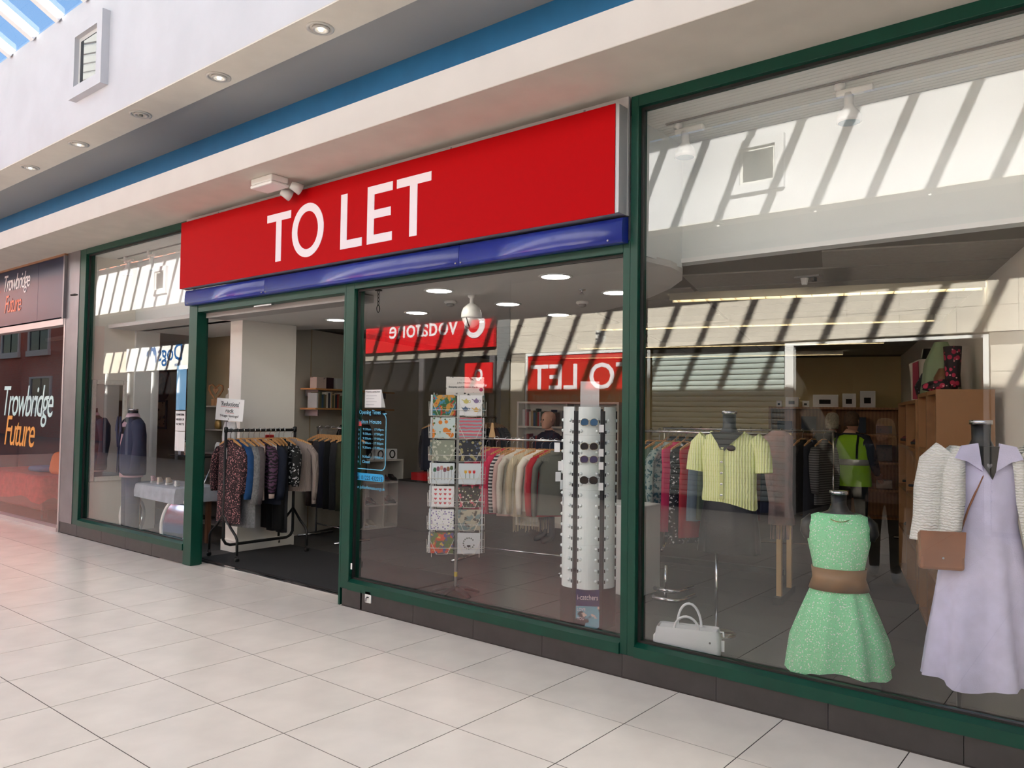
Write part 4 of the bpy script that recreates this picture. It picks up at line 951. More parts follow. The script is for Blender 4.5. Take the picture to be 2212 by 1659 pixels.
for k in range(9):
    s = -0.66 + 0.16 * k; p = Vector((2.35, 6.4, 1.45)) + VX * s
    i = (k * 3 + 2) % 10
    garment((p.x, p.y, p.z), TH + 0.1, m_seq if k in (1, 4) else ml[i], '%s, %s from the window end of the right wall rail' % ('glittering black sequin dress' if k in (1, 4) else wl[i] + ' garment', nth(k + 1)), 'hanging_garment', 'garment', 0.95, 0.2, 1.0, 0.0, 0.045, group='clothes on the right wall rail')
# ------------------------------------------------------------------ window mannequins
m_manq = mat('mannequin_black', (22, 23, 25), 0.35)
m_silver = mat('silver', (205, 206, 210), 0.15, 1.0)
def torso(par, base, hips=False, sc=1.0, arms=False, neck_top=0.17):
    """Headless bust: shoulders at z=base, neck above, waist below."""
    r = [(base + neck_top, .052, .055, 0), (base + 0.07, .05, .056, 0), (base + 0.035, .07, .062, 0), (base, .155, .08, 0), (base - .05, .185, .095, 0), (base - .15, .178, .115, -.01), (base - .26, .155, .10, 0), (base - .38, .125, .088, 0), (base - .48, .15, .10, 0), (base - .58, .175, .112, 0)]
    MB().rings([ring_pts(z, a * sc, b * sc, 0, c, 32) for z, a, b, c in r], cap0=True, cap1=True).build('torso', m_manq, par, True)
    MB().rings([ring_pts(base + neck_top + 0.001, .054, .057, n=28), ring_pts(base + neck_top + 0.024, .054, .057, n=28)], cap0=True, cap1=True).build('neck_cap', m_silver, par, True)
# yellow cardigan on a chrome pole
y1 = thing('mannequin', 'black torso mannequin in pale yellow cardigan and dark skirt on chrome pole', 'mannequin', (2.14, 1.28, 0), math.radians(14))
torso(y1, 1.43, neck_top=0.16, sc=0.9)
m_yel = mat_wave('yellow_rib', (232, 238, 156), (250, 253, 196), 17, 'X', 1.4, 0.95, 0.6)
hem = lambda a: 0.975 + 0.055 * math.cos(a - 2.2) - 0.03 * math.cos(2 * a)
sec = [(1.455, .12, .072), (1.435, .165, .092), (1.38, .205, .112), (1.28, .205, .128), (1.16, .19, .122), (1.06, .188, .12)]
yc = MB()
def open_front(a): return a
yc.rings([ring_pts(z, a, b, 0, 0, 40, 0.012, 9) for z, a, b in sec] + [ring_pts(hem, .196, .125, 0, 0, 40, 0.02, 9)])
cd = yc.build('cardigan', m_yel, y1, True)
nk = MB().tube([(-0.12, -0.055, 1.462), (-0.06, -0.105, 1.40), (-0.03, -0.128, 1.345)], 0.009, 8).tube([(0.12, -0.055, 1.462), (0.05, -0.108, 1.39), (-0.03, -0.128, 1.345)], 0.009, 8).build('neckline', m_yel, cd, True)
MB().prism([(-0.11, 1.46), (0.11, 1.46), (0.03, 1.38), (-0.03, 1.31), (-0.06, 1.38)], -0.1335, -0.08, 'Y').build('neck_opening', m_manq, cd)
MB().box(-0.047, -0.016, -0.134, -0.118, 0.985, 1.34).build('button_band', mat('yellow_plain', (206, 210, 142), 0.9), cd, bevel=0.003)
for k in range(4):
    MB().lathe([(0.009, 0), (0.009, 0.003), (0.004, 0.004)], 12).xf(Matrix.Translation((-0.031, -0.134, 1.25 - 0.078 * k)) @ Matrix.Rotation(PI / 2, 4, 'X')).build('button', m_silver, cd)
for s in (-1, 1):
    MB().tube([(s * 0.165, 0, 1.415), (s * 0.215, 0, 1.36), (s * 0.235, -0.01, 1.27), (s * 0.245, -0.02, 1.175)], [0.07, 0.074, 0.07, 0.068], 16, caps=False, flat=0.9).build('sleeve', m_yel, y1, True)
m_skirt = mat('black_skirt', (26, 27, 29), 0.55, var=0.15, vscale=14, bump=0.2, bscale=60)
sk = MB().rings([ring_pts(1.02, .15, .10, n=36), ring_pts(0.95, .18, .115, n=36, fold=0.01), ring_pts(0.80, .20, .13, n=36, fold=0.04, cnt=8), ring_pts(0.60, .215, .14, n=36, fold=0.06, cnt=8)], cap0=True, cap1=True).build('skirt', m_skirt, y1, True)
MB().tube([(-0.09, 0.02, 0.62), (-0.09, 0.02, 0.02)], 0.011, 10).build('pole', m_chrome, y1, True)
MB().lathe([(0.14, 0), (0.14, 0.006), (0.02, 0.012)], 24, (-0.09, 0.02, 0)).build('base_plate', m_chrome, y1, True)
MB().lathe([(0.03, -0.003), (0.03, 0.003)], 20, sx=1.0, sy=0.7).xf(Matrix.Translation((0.035, -0.138, 1.35)) @ Matrix.Rotation(PI / 2, 4, 'X') @ Matrix.Rotation(0.3, 4, 'Y')).build('round_clip', mat('brown_lens', (60, 36, 34), 0.15), y1, True)
# green dress on a low block
g1 = thing('mannequin', 'black torso mannequin in speckled green dress with wide brown belt', 'mannequin', (3.05, 0.78, 0), math.radians(20))
torso(g1, 0.985, neck_top=0.13, sc=0.86)
m_gdress = mat_print('green_print', (146, 228, 172), [((240, 248, 236), 0.26), ((118, 204, 146), 0.24), ((226, 170, 160), 0.12)], 75, rough=0.85)
up = MB().rings([ring_pts(1.005, .115, .07, n=40), ring_pts(0.985, .165, .088, n=40), ring_pts(0.92, .182, .108, n=40), ring_pts(0.83, .175, .122, n=40, fold=.01), ring_pts(0.72, .15, .105, n=40, fold=.02, cnt=9), ring_pts(0.64, .137, .10, n=40, fold=.02, cnt=9)]).build('bodice', m_gdress, g1, True)
for s in (-1, 1): MB().tube([(s * 0.14, 0, 0.97), (s * 0.175, 0, 0.935), (s * 0.18, -0.01, 0.89), (s * 0.17, -0.01, 0.85)], [.035, .042, .04, .025], 12).build('shoulder_cap', m_manq, g1, True)
hemg = lambda a: 0.085 + 0.028 * math.sin(3 * a + 0.6) + 0.02 * math.cos(a)
skg = MB().rings([ring_pts(0.60, .135, .10, n=48, fold=.02, cnt=9), ring_pts(0.53, .165, .125, n=48, fold=.035, cnt=9), ring_pts(0.40, .215, .165, n=48, fold=.045, cnt=9), ring_pts(0.26, .265, .20, n=48, fold=.05, cnt=9), ring_pts(hemg, .292, .215, n=48, fold=.05, cnt=9)]).rings([ring_pts(hemg, .286, .21, n=48, fold=.05, cnt=9), ring_pts(0.35, .15, .12, n=48)], cap1=True).build('skirt', m_gdress, g1, True)
MB().rings([ring_pts(0.68, .148, .108, n=40), ring_pts(0.685, .156, .115, n=40), ring_pts(0.62, .149, .112, n=40), ring_pts(0.555, .172, .13, n=40), ring_pts(0.56, .16, .12, n=40)]).build('belt', mat('brown_belt', (150, 112, 72), 0.45, var=0.1, vscale=10), g1, True)
MB().tube([(0.062 * math.cos(q), -0.055 + 0.052 * math.sin(q), 1.02 - 0.055 * (1 - math.sin(q)) * 0.5) for q in [i * 2 * PI / 24 for i in range(24)]], 0.0022, 6, closed=True).build('necklace', mat('gold', (196, 160, 90), 0.25, 1.0), g1, True)
bx = thing('display_block', 'dark square display block under the green dress', 'block', (3.05, 0.80, 0), math.radians(20))
MB().box(-0.21, 0.21, -0.13, 0.15, 0, 0.075).build('block', mat('block_grey', (58, 58, 56), 0.7), bx, bevel=0.005)
# lilac dress, white cardigan and brown cross-body bag
l1 = thing('mannequin', 'black torso mannequin in long lilac dress and open white crochet cardigan', 'mannequin', (3.81, 0.66, 0), math.radians(24))
torso(l1, 1.40, neck_top=0.15, sc=0.88)
m_lil = mat('lilac_linen', (214, 210, 240), 0.85, var=0.05, vscale=12, bump=0.15, bscale=150)
dl = MB().rings([ring_pts(1.425, .12, .075, n=48), ring_pts(1.40, .165, .092, n=48), ring_pts(1.32, .192, .112, n=48), ring_pts(1.22, .186, .128, n=48), ring_pts(1.05, .165, .115, n=48, fold=.01, cnt=8), ring_pts(0.88, .195, .13, n=48, fold=.025, cnt=8), ring_pts(0.6, .235, .16, n=48, fold=.05, cnt=8), ring_pts(0.4, .265, .185, n=48, fold=.07, cnt=8), ring_pts(lambda a: 0.215 + 0.02 * math.sin(4 * a), .29, .205, n=48, fold=.08, cnt=8)])
dlo = dl.build('dress', m_lil, l1, True)
MB().prism([(-0.08, 1.44), (0.08, 1.44), (0.015, 1.27)], -0.130, -0.09, 'Y').build('neck_opening', m_manq, dlo)
for s in (-1, 1): MB().prism([(s * 0.05, 1.455), (s * 0.125, 1.44), (s * 0.155, 1.375), (s * 0.10, 1.36), (s * 0.03, 1.31)], -0.132, -0.112, 'Y').build('collar', m_lil, dlo)
for k in range(3): MB().lathe([(0.006, 0), (0.006, 0.004)], 10).xf(Matrix.Translation((0.015, -0.128, 1.26 - 0.05 * k)) @ Matrix.Rotation(PI / 2, 4, 'X')).build('button', m_lil, dlo)
m_cro = mat_wave('crochet', (236, 236, 228), (250, 250, 246), 22, 'Z', 5.0, 0.95, 0.7)
for s in (-1, 1):
    # open front panel and sleeve
    pn = []
    for z, inn, out, yf in ((1.435, .10, .13, -.06), (1.39, .105, .185, -.105), (1.30, .11, .21, -.125), (1.15, .115, .215, -.14), (0.98, .14, .235, -.15), (0.84, .16, .25, -.15)):
        pn.append([(s * inn, yf - 0.008, z), (s * (inn + out) / 2, yf - 0.012, z), (s * out, yf * 0.4, z), (s * (out + .005), 0.06, z), (s * (out - .02), 0.06, z), (s * (inn + .01), yf + .01, z)])
    MB().rings(pn, cap0=True, cap1=True).build('cardigan_panel', m_cro, l1, True)
    MB().tube([(s * .165, 0, 1.40), (s * .225, 0, 1.34), (s * .255, -.01, 1.20), (s * .265, -.02, 1.05), (s * .275, -.03, 0.93)], [.072, .078, .074, .07, .08], 16, caps=False).build('cardigan_sleeve', m_cro, l1, True)
MB().box(-0.2, 0.2, 0.10, 0.125, 0.85, 1.40).build('cardigan_back', m_cro, l1)
nc = MB().tube([(0.058 * math.cos(q), -0.05 + 0.06 * math.sin(q), 1.44 - 0.085 * (1 - math.sin(q)) * 0.5) for q in [i * 2 * PI / 24 for i in range(24)]], 0.002, 6, closed=True).build('necklace', m_silver, l1, True)
MB().prism([(0, 1.325), (0.012, 1.34), (0.012, 1.35), (0.004, 1.352), (0, 1.346), (-0.004, 1.352), (-0.012, 1.35), (-0.012, 1.34)], -0.135, -0.128, 'Y').build('heart_pendant', m_silver, nc)
MB().tube([(-0.10, 0.05, 0.24), (-0.10, 0.05, 0.01)], 0.012, 10).build('pole', m_manq, l1, True)
MB().lathe([(0.13, 0), (0.13, 0.008), (0.02, 0.012)], 24, (-0.10, 0.05, 0)).build('base_plate', m_manq, l1, True)
m_tan = mat('tan_leather', (150, 96, 66), 0.45, var=0.1, vscale=8)
cb = thing('crossbody_bag', 'brown leather cross-body bag worn by the lilac mannequin', 'bag', (3.655, 0.45, 0.80), math.radians(24))
MB().box(-0.105, 0.105, -0.035, 0.035, 0.0, 0.19).build('bag_body', m_tan, cb, bevel=0.015)
MB().prism([(-0.107, 0.20), (0.107, 0.20), (0.10, 0.07), (0.0, 0.05), (-0.10, 0.07)], -0.045, -0.033, 'Y').build('flap', m_tan, cb)
MB().lathe([(0.006, 0), (0.006, 0.003)], 10).xf(Matrix.Translation((0, -0.045, 0.065)) @ Matrix.Rotation(PI / 2, 4, 'X')).build('stud', m_silver, cb)
MB().tube([(0.09, 0, 0.19), (0.13, 0.0, 0.32), (0.20, 0.02, 0.48), (0.262, 0.09, 0.62), (0.27, 0.17, 0.66)], 0.012, 8, flat=0.35).build('strap', m_tan, cb, True)
# white handbag on the floor
hb = thing('handbag', 'white leather handbag with two hoop handles on the window floor', 'bag', (2.13, 0.66, 0), math.radians(18))
m_wl = mat('white_leather', (232, 233, 236), 0.4, bump=0.1, bscale=120)
bagm = MB().rings([[(x * 0.20 * k, y * 0.075 * k, z) for x, y in ((-1, -.8), (-.9, -1), (.9, -1), (1, -.8), (1, .8), (.9, 1), (-.9, 1), (-1, .8))] for z, k in ((0.0, .98), (0.01, 1.02), (0.10, 1.06), (0.17, 1.0), (0.19, 0.97))], cap0=True).build('bag_body', m_wl, hb, True)
MB().box(-0.185, 0.185, -0.06, 0.06, 0.172, 0.182).build('zip_top', m_wl, hb, bevel=0.004)
for s, k in ((-1, 0.0), (1, 0.05)):
    MB().tube([(-0.075, s * 0.06, 0.15)] + [(-0.078 * math.cos(q), s * (0.062 - 0.02 * math.sin(q)) + (0.0 if s > 0 else -0.03 * math.sin(q)), 0.18 + (0.15 if s > 0 else 0.09) * math.sin(q)) for q in [i * PI / 12 for i in range(13)]] + [(0.075, s * 0.06, 0.15)], 0.0085, 10).build('handle', m_wl, hb, True)
MB().tube([(0.2, 0.02, 0.17), (0.225, 0.0, 0.175), (0.23, -0.02, 0.15)], 0.006, 8).build('zip_pull', m_wl, hb, True)
MB().box(0.215, 0.235, -0.03, -0.027, 0.06, 0.13).build('price_tag', m_paper, hb)
MB().box(-0.225, -0.205, -0.03, 0.03, 0.01, 0.12).build('side_strap', m_wl, hb, bevel=0.005)
MB().lathe([(0.007, 0), (0.007, 0.003)], 10).xf(Matrix.Translation((0.15, -0.081, 0.12)) @ Matrix.Rotation(PI / 2, 4, 'X')).build('stud', m_steel, hb)
# suit mannequin in the left window
s1 = thing('mannequin', 'headless mannequin in navy suit and pink shirt in the left window', 'mannequin', (-5.13, 0.40, 0), math.radians(-10))
m_suit = mat('navy_suit', (40, 50, 80), 0.75, var=0.06, vscale=60)
torso(s1, 1.44, neck_top=0.10, sc=1.05)
m_pk = mat('pink_shirt', (222, 188, 200), 0.85)
MB().rings([ring_pts(1.44, .10, .075, n=32), ring_pts(1.38, .19, .11, n=32), ring_pts(1.2, .19, .13, n=32), ring_pts(1.0, .18, .128, n=32), ring_pts(0.74, .185, .128, n=32)], cap0=True, cap1=True).build('shirt', m_pk, s1, True)
MB().rings([ring_pts(1.42, .078, .072, n=24), ring_pts(1.47, .068, .066, n=24), ring_pts(1.51, .064, .064, n=24), ring_pts(1.46, .09, .085, n=24)]).build('collar', m_pk, s1, True)
def jacket_ring(z, hw, hd, gap):
    pts = []
    n = 30
    for i in range(n):
        a = -PI / 2 + gap + (2 * PI - 2 * gap) * i / (n - 1); pts.append((hw * math.cos(a), hd * math.sin(a), z))
    return pts + [(p[0] * 0.95, p[1] * 0.93, z) for p in reversed(pts)]
MB().rings([jacket_ring(1.455, .11, .085, .75), jacket_ring(1.43, .17, .10, .7), jacket_ring(1.38, .225, .13, .6), jacket_ring(1.25, .225, .15, .48), jacket_ring(1.08, .21, .155, .16), jacket_ring(0.92, .225, .16, .14), jacket_ring(0.80, .235, .16, .30), jacket_ring(0.765, .225, .155, .65)], cap0=True, cap1=True).build('jacket', m_suit, s1, True)
for s in (-1, 1):
    MB().tube([(s * .19, 0, 1.40), (s * .245, 0, 1.33), (s * .27, 0, 1.15), (s * .27, -.02, 0.98), (s * .265, -.04, 0.84)], [.07, .078, .066, .06, .052], 14).build('jacket_sleeve', m_suit, s1, True)
    MB().prism([(s * .05, 1.47), (s * .12, 1.36), (s * .13, 1.30), (s * .10, 1.28), (s * .03, 1.10)], -0.165, -0.15, 'Y').build('lapel', m_suit, s1)
    MB().tube([(s * .085, 0, 0.80), (s * .09, 0, 0.5), (s * .092, 0, 0.02)], [.09, .082, .075], 14).build('trouser_leg', m_suit, s1, True)
# ------------------------------------------------------------------ left window furniture
wm = thing('wall_mirror', 'tall white carved frame mirror on the left bay wall beside the suit', 'mirror', (-5.70, 0.36, 0.65))
m_fr = mat('mirror_frame', (226, 222, 212), 0.55, var=0.06, vscale=30, bump=0.6, bscale=50)
MB().box(0, 0.035, -0.225, -0.165, 0, 1.27).box(0, 0.035, 0.165, 0.225, 0, 1.27).box(0, 0.035, -0.165, 0.165, 0, 0.06).box(0, 0.035, -0.165, 0.165, 1.21, 1.27).build('frame', m_fr, wm, bevel=0.012)
MB().box(0.0, 0.012, -0.165, 0.165, 0.06, 1.21).build('mirror_glass', mat('mirror', (210, 216, 216), 0.02, 1.0), wm)
tb = thing('display_table', 'small table under a grey blue cloth with shoes in the left window', 'table', (-4.60, 0.62, 0))
m_cloth = mat('grey_cloth', (170, 178, 190), 0.8, var=0.12, vscale=8, bump=0.5, bscale=14)
MB().box(-0.50, 0.55, -0.20, 0.25, 0.655, 0.67).build('table_top', m_woodc, tb)
rc_ = [[(-.52, -.22, .676), (.57, -.22, .676), (.57, .27, .676), (-.52, .27, .676)], [(-.545, -.245, .665), (.59, -.245, .665), (.59, .29, .665), (-.545, .29, .665)], [(-.56, -.26, .60), (.60, -.265, .60), (.60, .30, .60), (-.56, .30, .60)], [(-.55, -.255, .52), (.61, -.275, .50), (.61, .31, .50), (-.56, .31, .52)]]
MB().rings(rc_, cap0=True).build('tablecloth', m_cloth, tb)
for x in (-.46, .5):
    for yy in (-.17, .21): MB().box(x - .025, x + .025, yy - .025, yy + .025, 0, .655).build('leg', mat('brown_leg', (110, 74, 50), 0.6), tb)
def shoe(loc, rz, m, label, group, L=0.22, high=0.07, sole=None):
    t = thing('shoe', label, 'shoe', loc, rz, group)
    def sr(z, a, b, cx): return [(cx + a * math.cos(q), b * math.sin(q) * (0.82 + 0.18 * math.cos(q)), z) for q in [2 * PI * i / 18 for i in range(18)]]
    MB().rings([sr(0, L / 2, .038, 0), sr(0.012, L / 2 + .004, .041, 0), sr(.024, L / 2, .039, 0)], cap0=True, cap1=True).build('sole', sole or m_whitem, t, True)
    MB().rings([sr(.022, L / 2 - .004, .037, 0), sr(.045, L / 2 - .02, .034, -.006), sr(.06, L / 3.4, .030, -.03), sr(high + .015, L / 4.4, .026, -.045)], cap0=True).build('upper', m, t, True)
    for k in range(3): MB().tube([(0.01 + .022 * k, -.02, .062 - .006 * k), (0.01 + .022 * k, .02, .062 - .006 * k)], .003, 6).build('lace', m_whitem, t)
    return t
m_sk = mat('beige_canvas', (206, 196, 178), 0.9); m_bs = mat('black_shoe', (26, 26, 28), 0.5)
m_pks = mat_print('pink_floral_shoe', (214, 170, 180), [((236, 232, 232), 0.3)], 60)
shoe((-4.86, 0.55, .676), 2.3, m_pks, 'pink floral child shoe on the left of the cloth table', 'shoes on the cloth table', .16)
shoe((-4.66, 0.52, .676), 2.5, m_sk, 'beige canvas sneaker left one on the cloth table', 'shoes on the cloth table', .2)
shoe((-4.50, 0.55, .676), 2.4, m_sk, 'beige canvas sneaker right one with loose laces on the cloth table', 'shoes on the cloth table', .2)
shoe((-4.26, 0.52, .676), 2.6, m_whitem, 'white slipper shoe at the right of the cloth table', 'shoes on the cloth table', .2, .05)
def oval_mirror(loc, rz, tilt, label, rw, rh, mf, mg):
    t = thing('oval_mirror', label, 'mirror', loc, rz)
    fr = MB().tube([(rw * math.cos(q), 0, rh + rh * math.sin(q)) for q in [i * 2 * PI / 32 for i in range(32)]], 0.02, 8, closed=True)
    fr.xf(Matrix.Rotation(tilt, 4, 'X')).build('frame', mf, t, True)
    MB().prism([(rw * math.cos(q), rh + rh * math.sin(q)) for q in [i * 2 * PI / 32 for i in range(32)]], -0.004, 0.004, 'Y').xf(Matrix.Rotation(tilt, 4, 'X')).build('mirror_glass', mg, t)
    MB().tube([(0, 0.16, 0.0), (0, 0.07, rh * 1.4)], 0.008, 6).build('stand', m_steel, t)
oval_mirror((-5.25, 0.48, 0.012), math.radians(62), -0.25, 'oval clear rimmed mirror leaning below the suit', 0.13, 0.24, mat('pale_rim', (222, 226, 226), .3), mat('mirror', (210, 216, 216)))
oval_mirror((-4.02, 0.36, 0.012), math.radians(30), -0.18, 'white framed oval mirror reflecting blue, low by the door post', 0.17, 0.27, m_whitem, mat('blue_mirror', (150, 184, 216), 0.05, 0.9))
st = thing('folding_stand', 'folding chrome legged table with dark seat behind the cloth table', 'stand', (-5.2, 1.25, 0))
for x in (-.16, .16): MB().tube([(x - .12, -.12, 0), (x + .12, .12, .95)], .009, 8).build('leg', m_chrome, st, True); MB().tube([(x + .12, -.12, 0), (x - .12, .12, .95)], .009, 8).build('leg', m_chrome, st, True)
MB().box(-.34, .34, -.16, .16, .95, .965).build('tray', m_black, st); MB().box(-.3, .3, -.14, .14, .16, .18).build('seat', mat('dark_brown_cloth', (44, 38, 34)), st)
for k, (mm, w) in enumerate(((m_paper, 'white'), (mat('choc', (70, 52, 46), 0.7), 'dark brown'), (mat_print('ornate_cover', (220, 206, 186), [((190, 110, 90), 0.3), ((110, 130, 80), 0.2)], 50), 'ornate cream'))):
    tag(MB().box(0, .045 + .08 * (k == 2), 0, .14, 0, .19 - .01 * k).build('book', mm, None, loc=(-5.44 + .075 * k, 1.15, .966), rz=.25), '%s book standing on the black folding tray' % w, 'book', 'books on the black folding tray')
ck = thing('wall_clock', 'round dark rimmed wall plate on the tan wall of the left bay', 'clock', (-7.58, 1.99, 1.95))
MB().lathe([(0.27, -.01), (0.27, .02), (0.18, .03), (0.17, .012)], 32).xf(Matrix.Rotation(PI / 2, 4, 'X')).build('rim', mat('dark_rim', (92, 66, 54), 0.5), ck, True)
MB().lathe([(0.17, -.0), (0.17, .014)], 32).xf(Matrix.Rotation(PI / 2, 4, 'X')).build('face', mat('plate_face', (96, 116, 112), 0.5, col2=(150, 150, 130), vscale=14), ck)
pf = thing('framed_picture', 'small dark framed botanical picture on the tan wall', 'picture', (-7.6, 1.99, 1.25))
MB().box(-.22, .22, -.025, 0, 0, .03).box(-.22, .22, -.025, 0, .42, .45).box(-.22, -.19, -.025, 0, .03, .42).box(.19, .22, -.025, 0, .03, .42).build('frame', m_black, pf); MB().box(-.19, .19, -.01, 0, .03, .42).build('picture', mat_print('botanical', (188, 170, 130), [((70, 56, 40), 0.42)], 9, kind='noise'), pf)
for nm, lab, b, mm in (('notice_paper', 'blue and white printed notice taped inside the left glass', (1.56, 2.03), mat('notice_blue', (110, 172, 214), 0.7)), ('notice_paper', 'white donations notice taped below the blue one inside the left glass', (1.34, 1.55), m_paper), ('notice_paper', 'white typed notice lowest inside the left glass', (1.13, 1.335), m_paper)):
    o = tag(MB().box(-3.50, -3.30, 0.08, 0.082, b[0], b[1]).build(nm, mm), lab, 'notice', 'notices inside the left window')
    if 'donations' in lab:
        for k, tx in enumerate(('DONATIONS', 'NEEDED OF', 'SORTS')): fit_text(tx, .16, .022, m_ink, o, -3.40, 1.50 - .05 * k, 0.0785)
# bed with red throw in the left shop
cc = thing('day_bed', 'day bed under a red throw in the left shop window', 'bed', (-8.45, 0.56, 0))
MB().box(-1.2, 0.95, -.28, .34, .12, .58).build('mattress', mat('mattress', (120, 60, 60), 0.9), cc, bevel=.03)
m_throw = mat('red_throw', (176, 58, 54), 0.95, var=0.15, vscale=14, bump=0.5, bscale=40)
rr = []
for z, e in ((.60, -.01), (.605, .0), (.57, .035), (.4, .05), (.26, .06)):
    ring_ = []
    for i in range(40):
        t_ = i / 40.0; per = [(-1.2, -.28), (.95, -.28), (.95, .34), (-1.2, .34)]
        s_ = t_ * 4; k = int(s_); f_ = s_ - k; a_, b_ = per[k], per[(k + 1) % 4]
        w_ = (0.02 * math.sin(i * 2.3) if z < .5 else 0)
        x_ = a_[0] + (b_[0] - a_[0]) * f_; y_ = a_[1] + (b_[1] - a_[1]) * f_
        ring_.append((x_ + (e + w_) * (1 if x_ > -.1 else -1), y_ + (e + w_) * (1 if y_ > 0 else -1), z + (0.04 * math.sin(i * 1.1) if z < .3 else 0)))
    rr.append(ring_)
MB().rings(rr, cap0=True).build('throw', m_throw, cc, True)
for x in (-1.1, .85):
    for yy in (-.2, .26): MB().box(x - .03, x + .03, yy - .03, yy + .03, 0, .13).build('leg', m_black, cc)
def cushion(loc, size, m, lab, rx=0.0, rz=0.0):
    mb = MB(); n = 10; rr = []
    for i in range(n + 1):
        a = -PI / 2 + PI * i / n; k = max(0.02, math.cos(a)) ** 0.45
        rr.append([(size[0] / 2 * k * math.copysign(abs(math.cos(q)) ** .5, math.cos(q)), size[1] / 2 * math.sin(a), size[2] / 2 * k * math.copysign(abs(math.sin(q)) ** .5, math.sin(q))) for q in [2 * PI * j / 20 for j in range(20)]])
    mb.rings(rr, cap0=True, cap1=True)
    o = mb.build('cushion', m, None, True, loc=loc); o.rotation_euler = (rx, 0, rz); return tag(o, lab, 'cushion')
cushion((-7.72, .62, .76), (.34, .14, .34), mat('orange_cushion', (214, 110, 48), 0.9), 'orange square cushion propped at the end of the red day bed', -.3, 0.6)
cushion((-8.25, .62, .655), (.55, .4, .09), mat('blue_cushion', (40, 76, 120), 0.9), 'flat blue folded blanket on the red day bed', 0, 0.1)
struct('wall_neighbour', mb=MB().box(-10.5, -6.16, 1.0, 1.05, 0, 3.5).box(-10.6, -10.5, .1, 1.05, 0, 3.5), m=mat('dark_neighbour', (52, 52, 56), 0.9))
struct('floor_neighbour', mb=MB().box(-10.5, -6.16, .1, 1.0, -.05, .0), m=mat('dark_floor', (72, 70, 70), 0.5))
# ------------------------------------------------------------------ greeting card spinner
SPX, SPY, SPR = -0.165, 0.88, math.radians(41)
cs = thing('card_spinner', 'white wire greeting card spinner standing behind the middle window', 'card rack', (SPX, SPY, 0), SPR)
MB().tube([(0, 0, 0.05), (0, 0, 1.80)], 0.013, 12).build('pole', m_whitem, cs, True)
MB().lathe([(0.0145, 0.16), (0.0145, 0.20)], 12).build('tape_band', mat('yellow_tape', (214, 190, 60), 0.6), cs)
for k in range(5):
    a = 2 * PI * k / 5 + .3
    MB().tube([(0, 0, 0.06), (.10 * math.cos(a), .10 * math.sin(a), .055), (.21 * math.cos(a), .21 * math.sin(a), .018)], [.03, .03, .022], 8, flat=0.6).build('base_foot', m_black, cs, True)
m_wire = mat('white_wire', (226, 224, 216), 0.4)
ROWS = [1.545, 1.355, 1.165, 0.972, 0.78, 0.586, 0.392]
HW = 0.115
for zi, z in enumerate(ROWS):
    for face in range(4):
        R = Matrix.Rotation(face * PI / 2, 4, 'Z')
        w = MB()
        yF = -0.235
        w.tube([(-.225, yF + .05, z + .05), (-.225, yF - .005, z + .05), (.225, yF - .005, z + .05), (.225, yF + .05, z + .05)], .0022, 5)
        for cx in (-.112, .112):
            w.tube([(cx - .10, yF - .006, z + .12), (cx - .045, yF - .006, z + .0), (cx + .045, yF - .006, z + .0), (cx + .10, yF - .006, z + .12)], .0022, 5)
            w.tube([(cx - .045, yF, z), (cx - .045, 0, z - .012)], .002, 5); w.tube([(cx + .045, yF, z), (cx + .045, 0, z - .012)], .002, 5)
        w.xf(R).build('wire_pocket', m_wire, cs)
MB().tube([(-.2, -.2, .36), (-.2, -.2, 1.74)], .003, 6).tube([(.2, -.2, .36), (.2, -.2, 1.74)], .003, 6).tube([(-.2, .2, .36), (-.2, .2, 1.74)], .003, 6).tube([(.2, .2, .36), (.2, .2, 1.74)], .003, 6).build('wire_frame', m_wire, cs)
hd = MB().box(-.11, .22, -.012, -.009, 1.72, 1.885).build('header_card', mat_print('header_print', (214, 210, 206), [((70, 70, 72), 0.36)], 34, kind='noise'), cs)
MB().box(-.105, .215, -.014, -.012, 1.75, 1.855).build('header_panel', mat('header_plain', (220, 216, 212), 0.7), hd)
fit_text('Everyday and Occasion Cards', .25, .02, m_ink, hd, .04, 1.785, -.0155)
fit_text('Julian House', .11, .014, m_ink, hd, .04, 1.825, -.0155)
MB().lathe([(.016, 0), (.016, .002)], 16).xf(Matrix.Translation((.195, -.014, 1.775)) @ Matrix.Rotation(PI / 2, 4, 'X')).build('price_spot', mat('plum', (150, 40, 90), 0.6), hd)
# each card is its own thing
cm = {
 'lake': mat_print('card_lake', (206, 150, 70), [((60, 110, 70), .5), ((70, 140, 170), .42), ((190, 60, 50), .36)], 14, kind='noise'),
 'orange': mat_print('card_orange', (206, 222, 220), [((226, 134, 52), .40), ((90, 120, 70), .18)], 17),
 'stripe': mat_wave('card_stripe', (216, 104, 120), (150, 170, 180), 11, 'Z', 2.0, .7, sharp=.3),
 'sage': mat_print('card_sage', (150, 156, 140), [((206, 206, 190), .34)], 32),
 'ivy': mat_print('card_ivy', (54, 56, 62), [((176, 166, 120), .36), ((110, 120, 150), .25)], 26),
 'darkflor': mat_print('card_darkflower', (44, 40, 38), [((206, 92, 110), .30), ((226, 220, 206), .2), ((110, 120, 70), .22)], 24),
 'purple': mat_print('card_purple', (234, 234, 236), [((120, 104, 170), .26), ((120, 150, 110), .17)], 44),
 'street': mat_print('card_street', (176, 168, 148), [((110, 130, 130), .46), ((60, 56, 50), .36)], 15, kind='noise'),
 'poppy': mat_print('card_poppy', (96, 110, 60), [((206, 74, 40), .46), ((92, 84, 130), .40), ((206, 170, 80), .34)], 11, kind='noise'),
 'white': m_paper, 'greyw': mat('card_grey', (206, 208, 212), .7), 'bluew': mat('card_bluewhite', (222, 230, 236), .7),
}
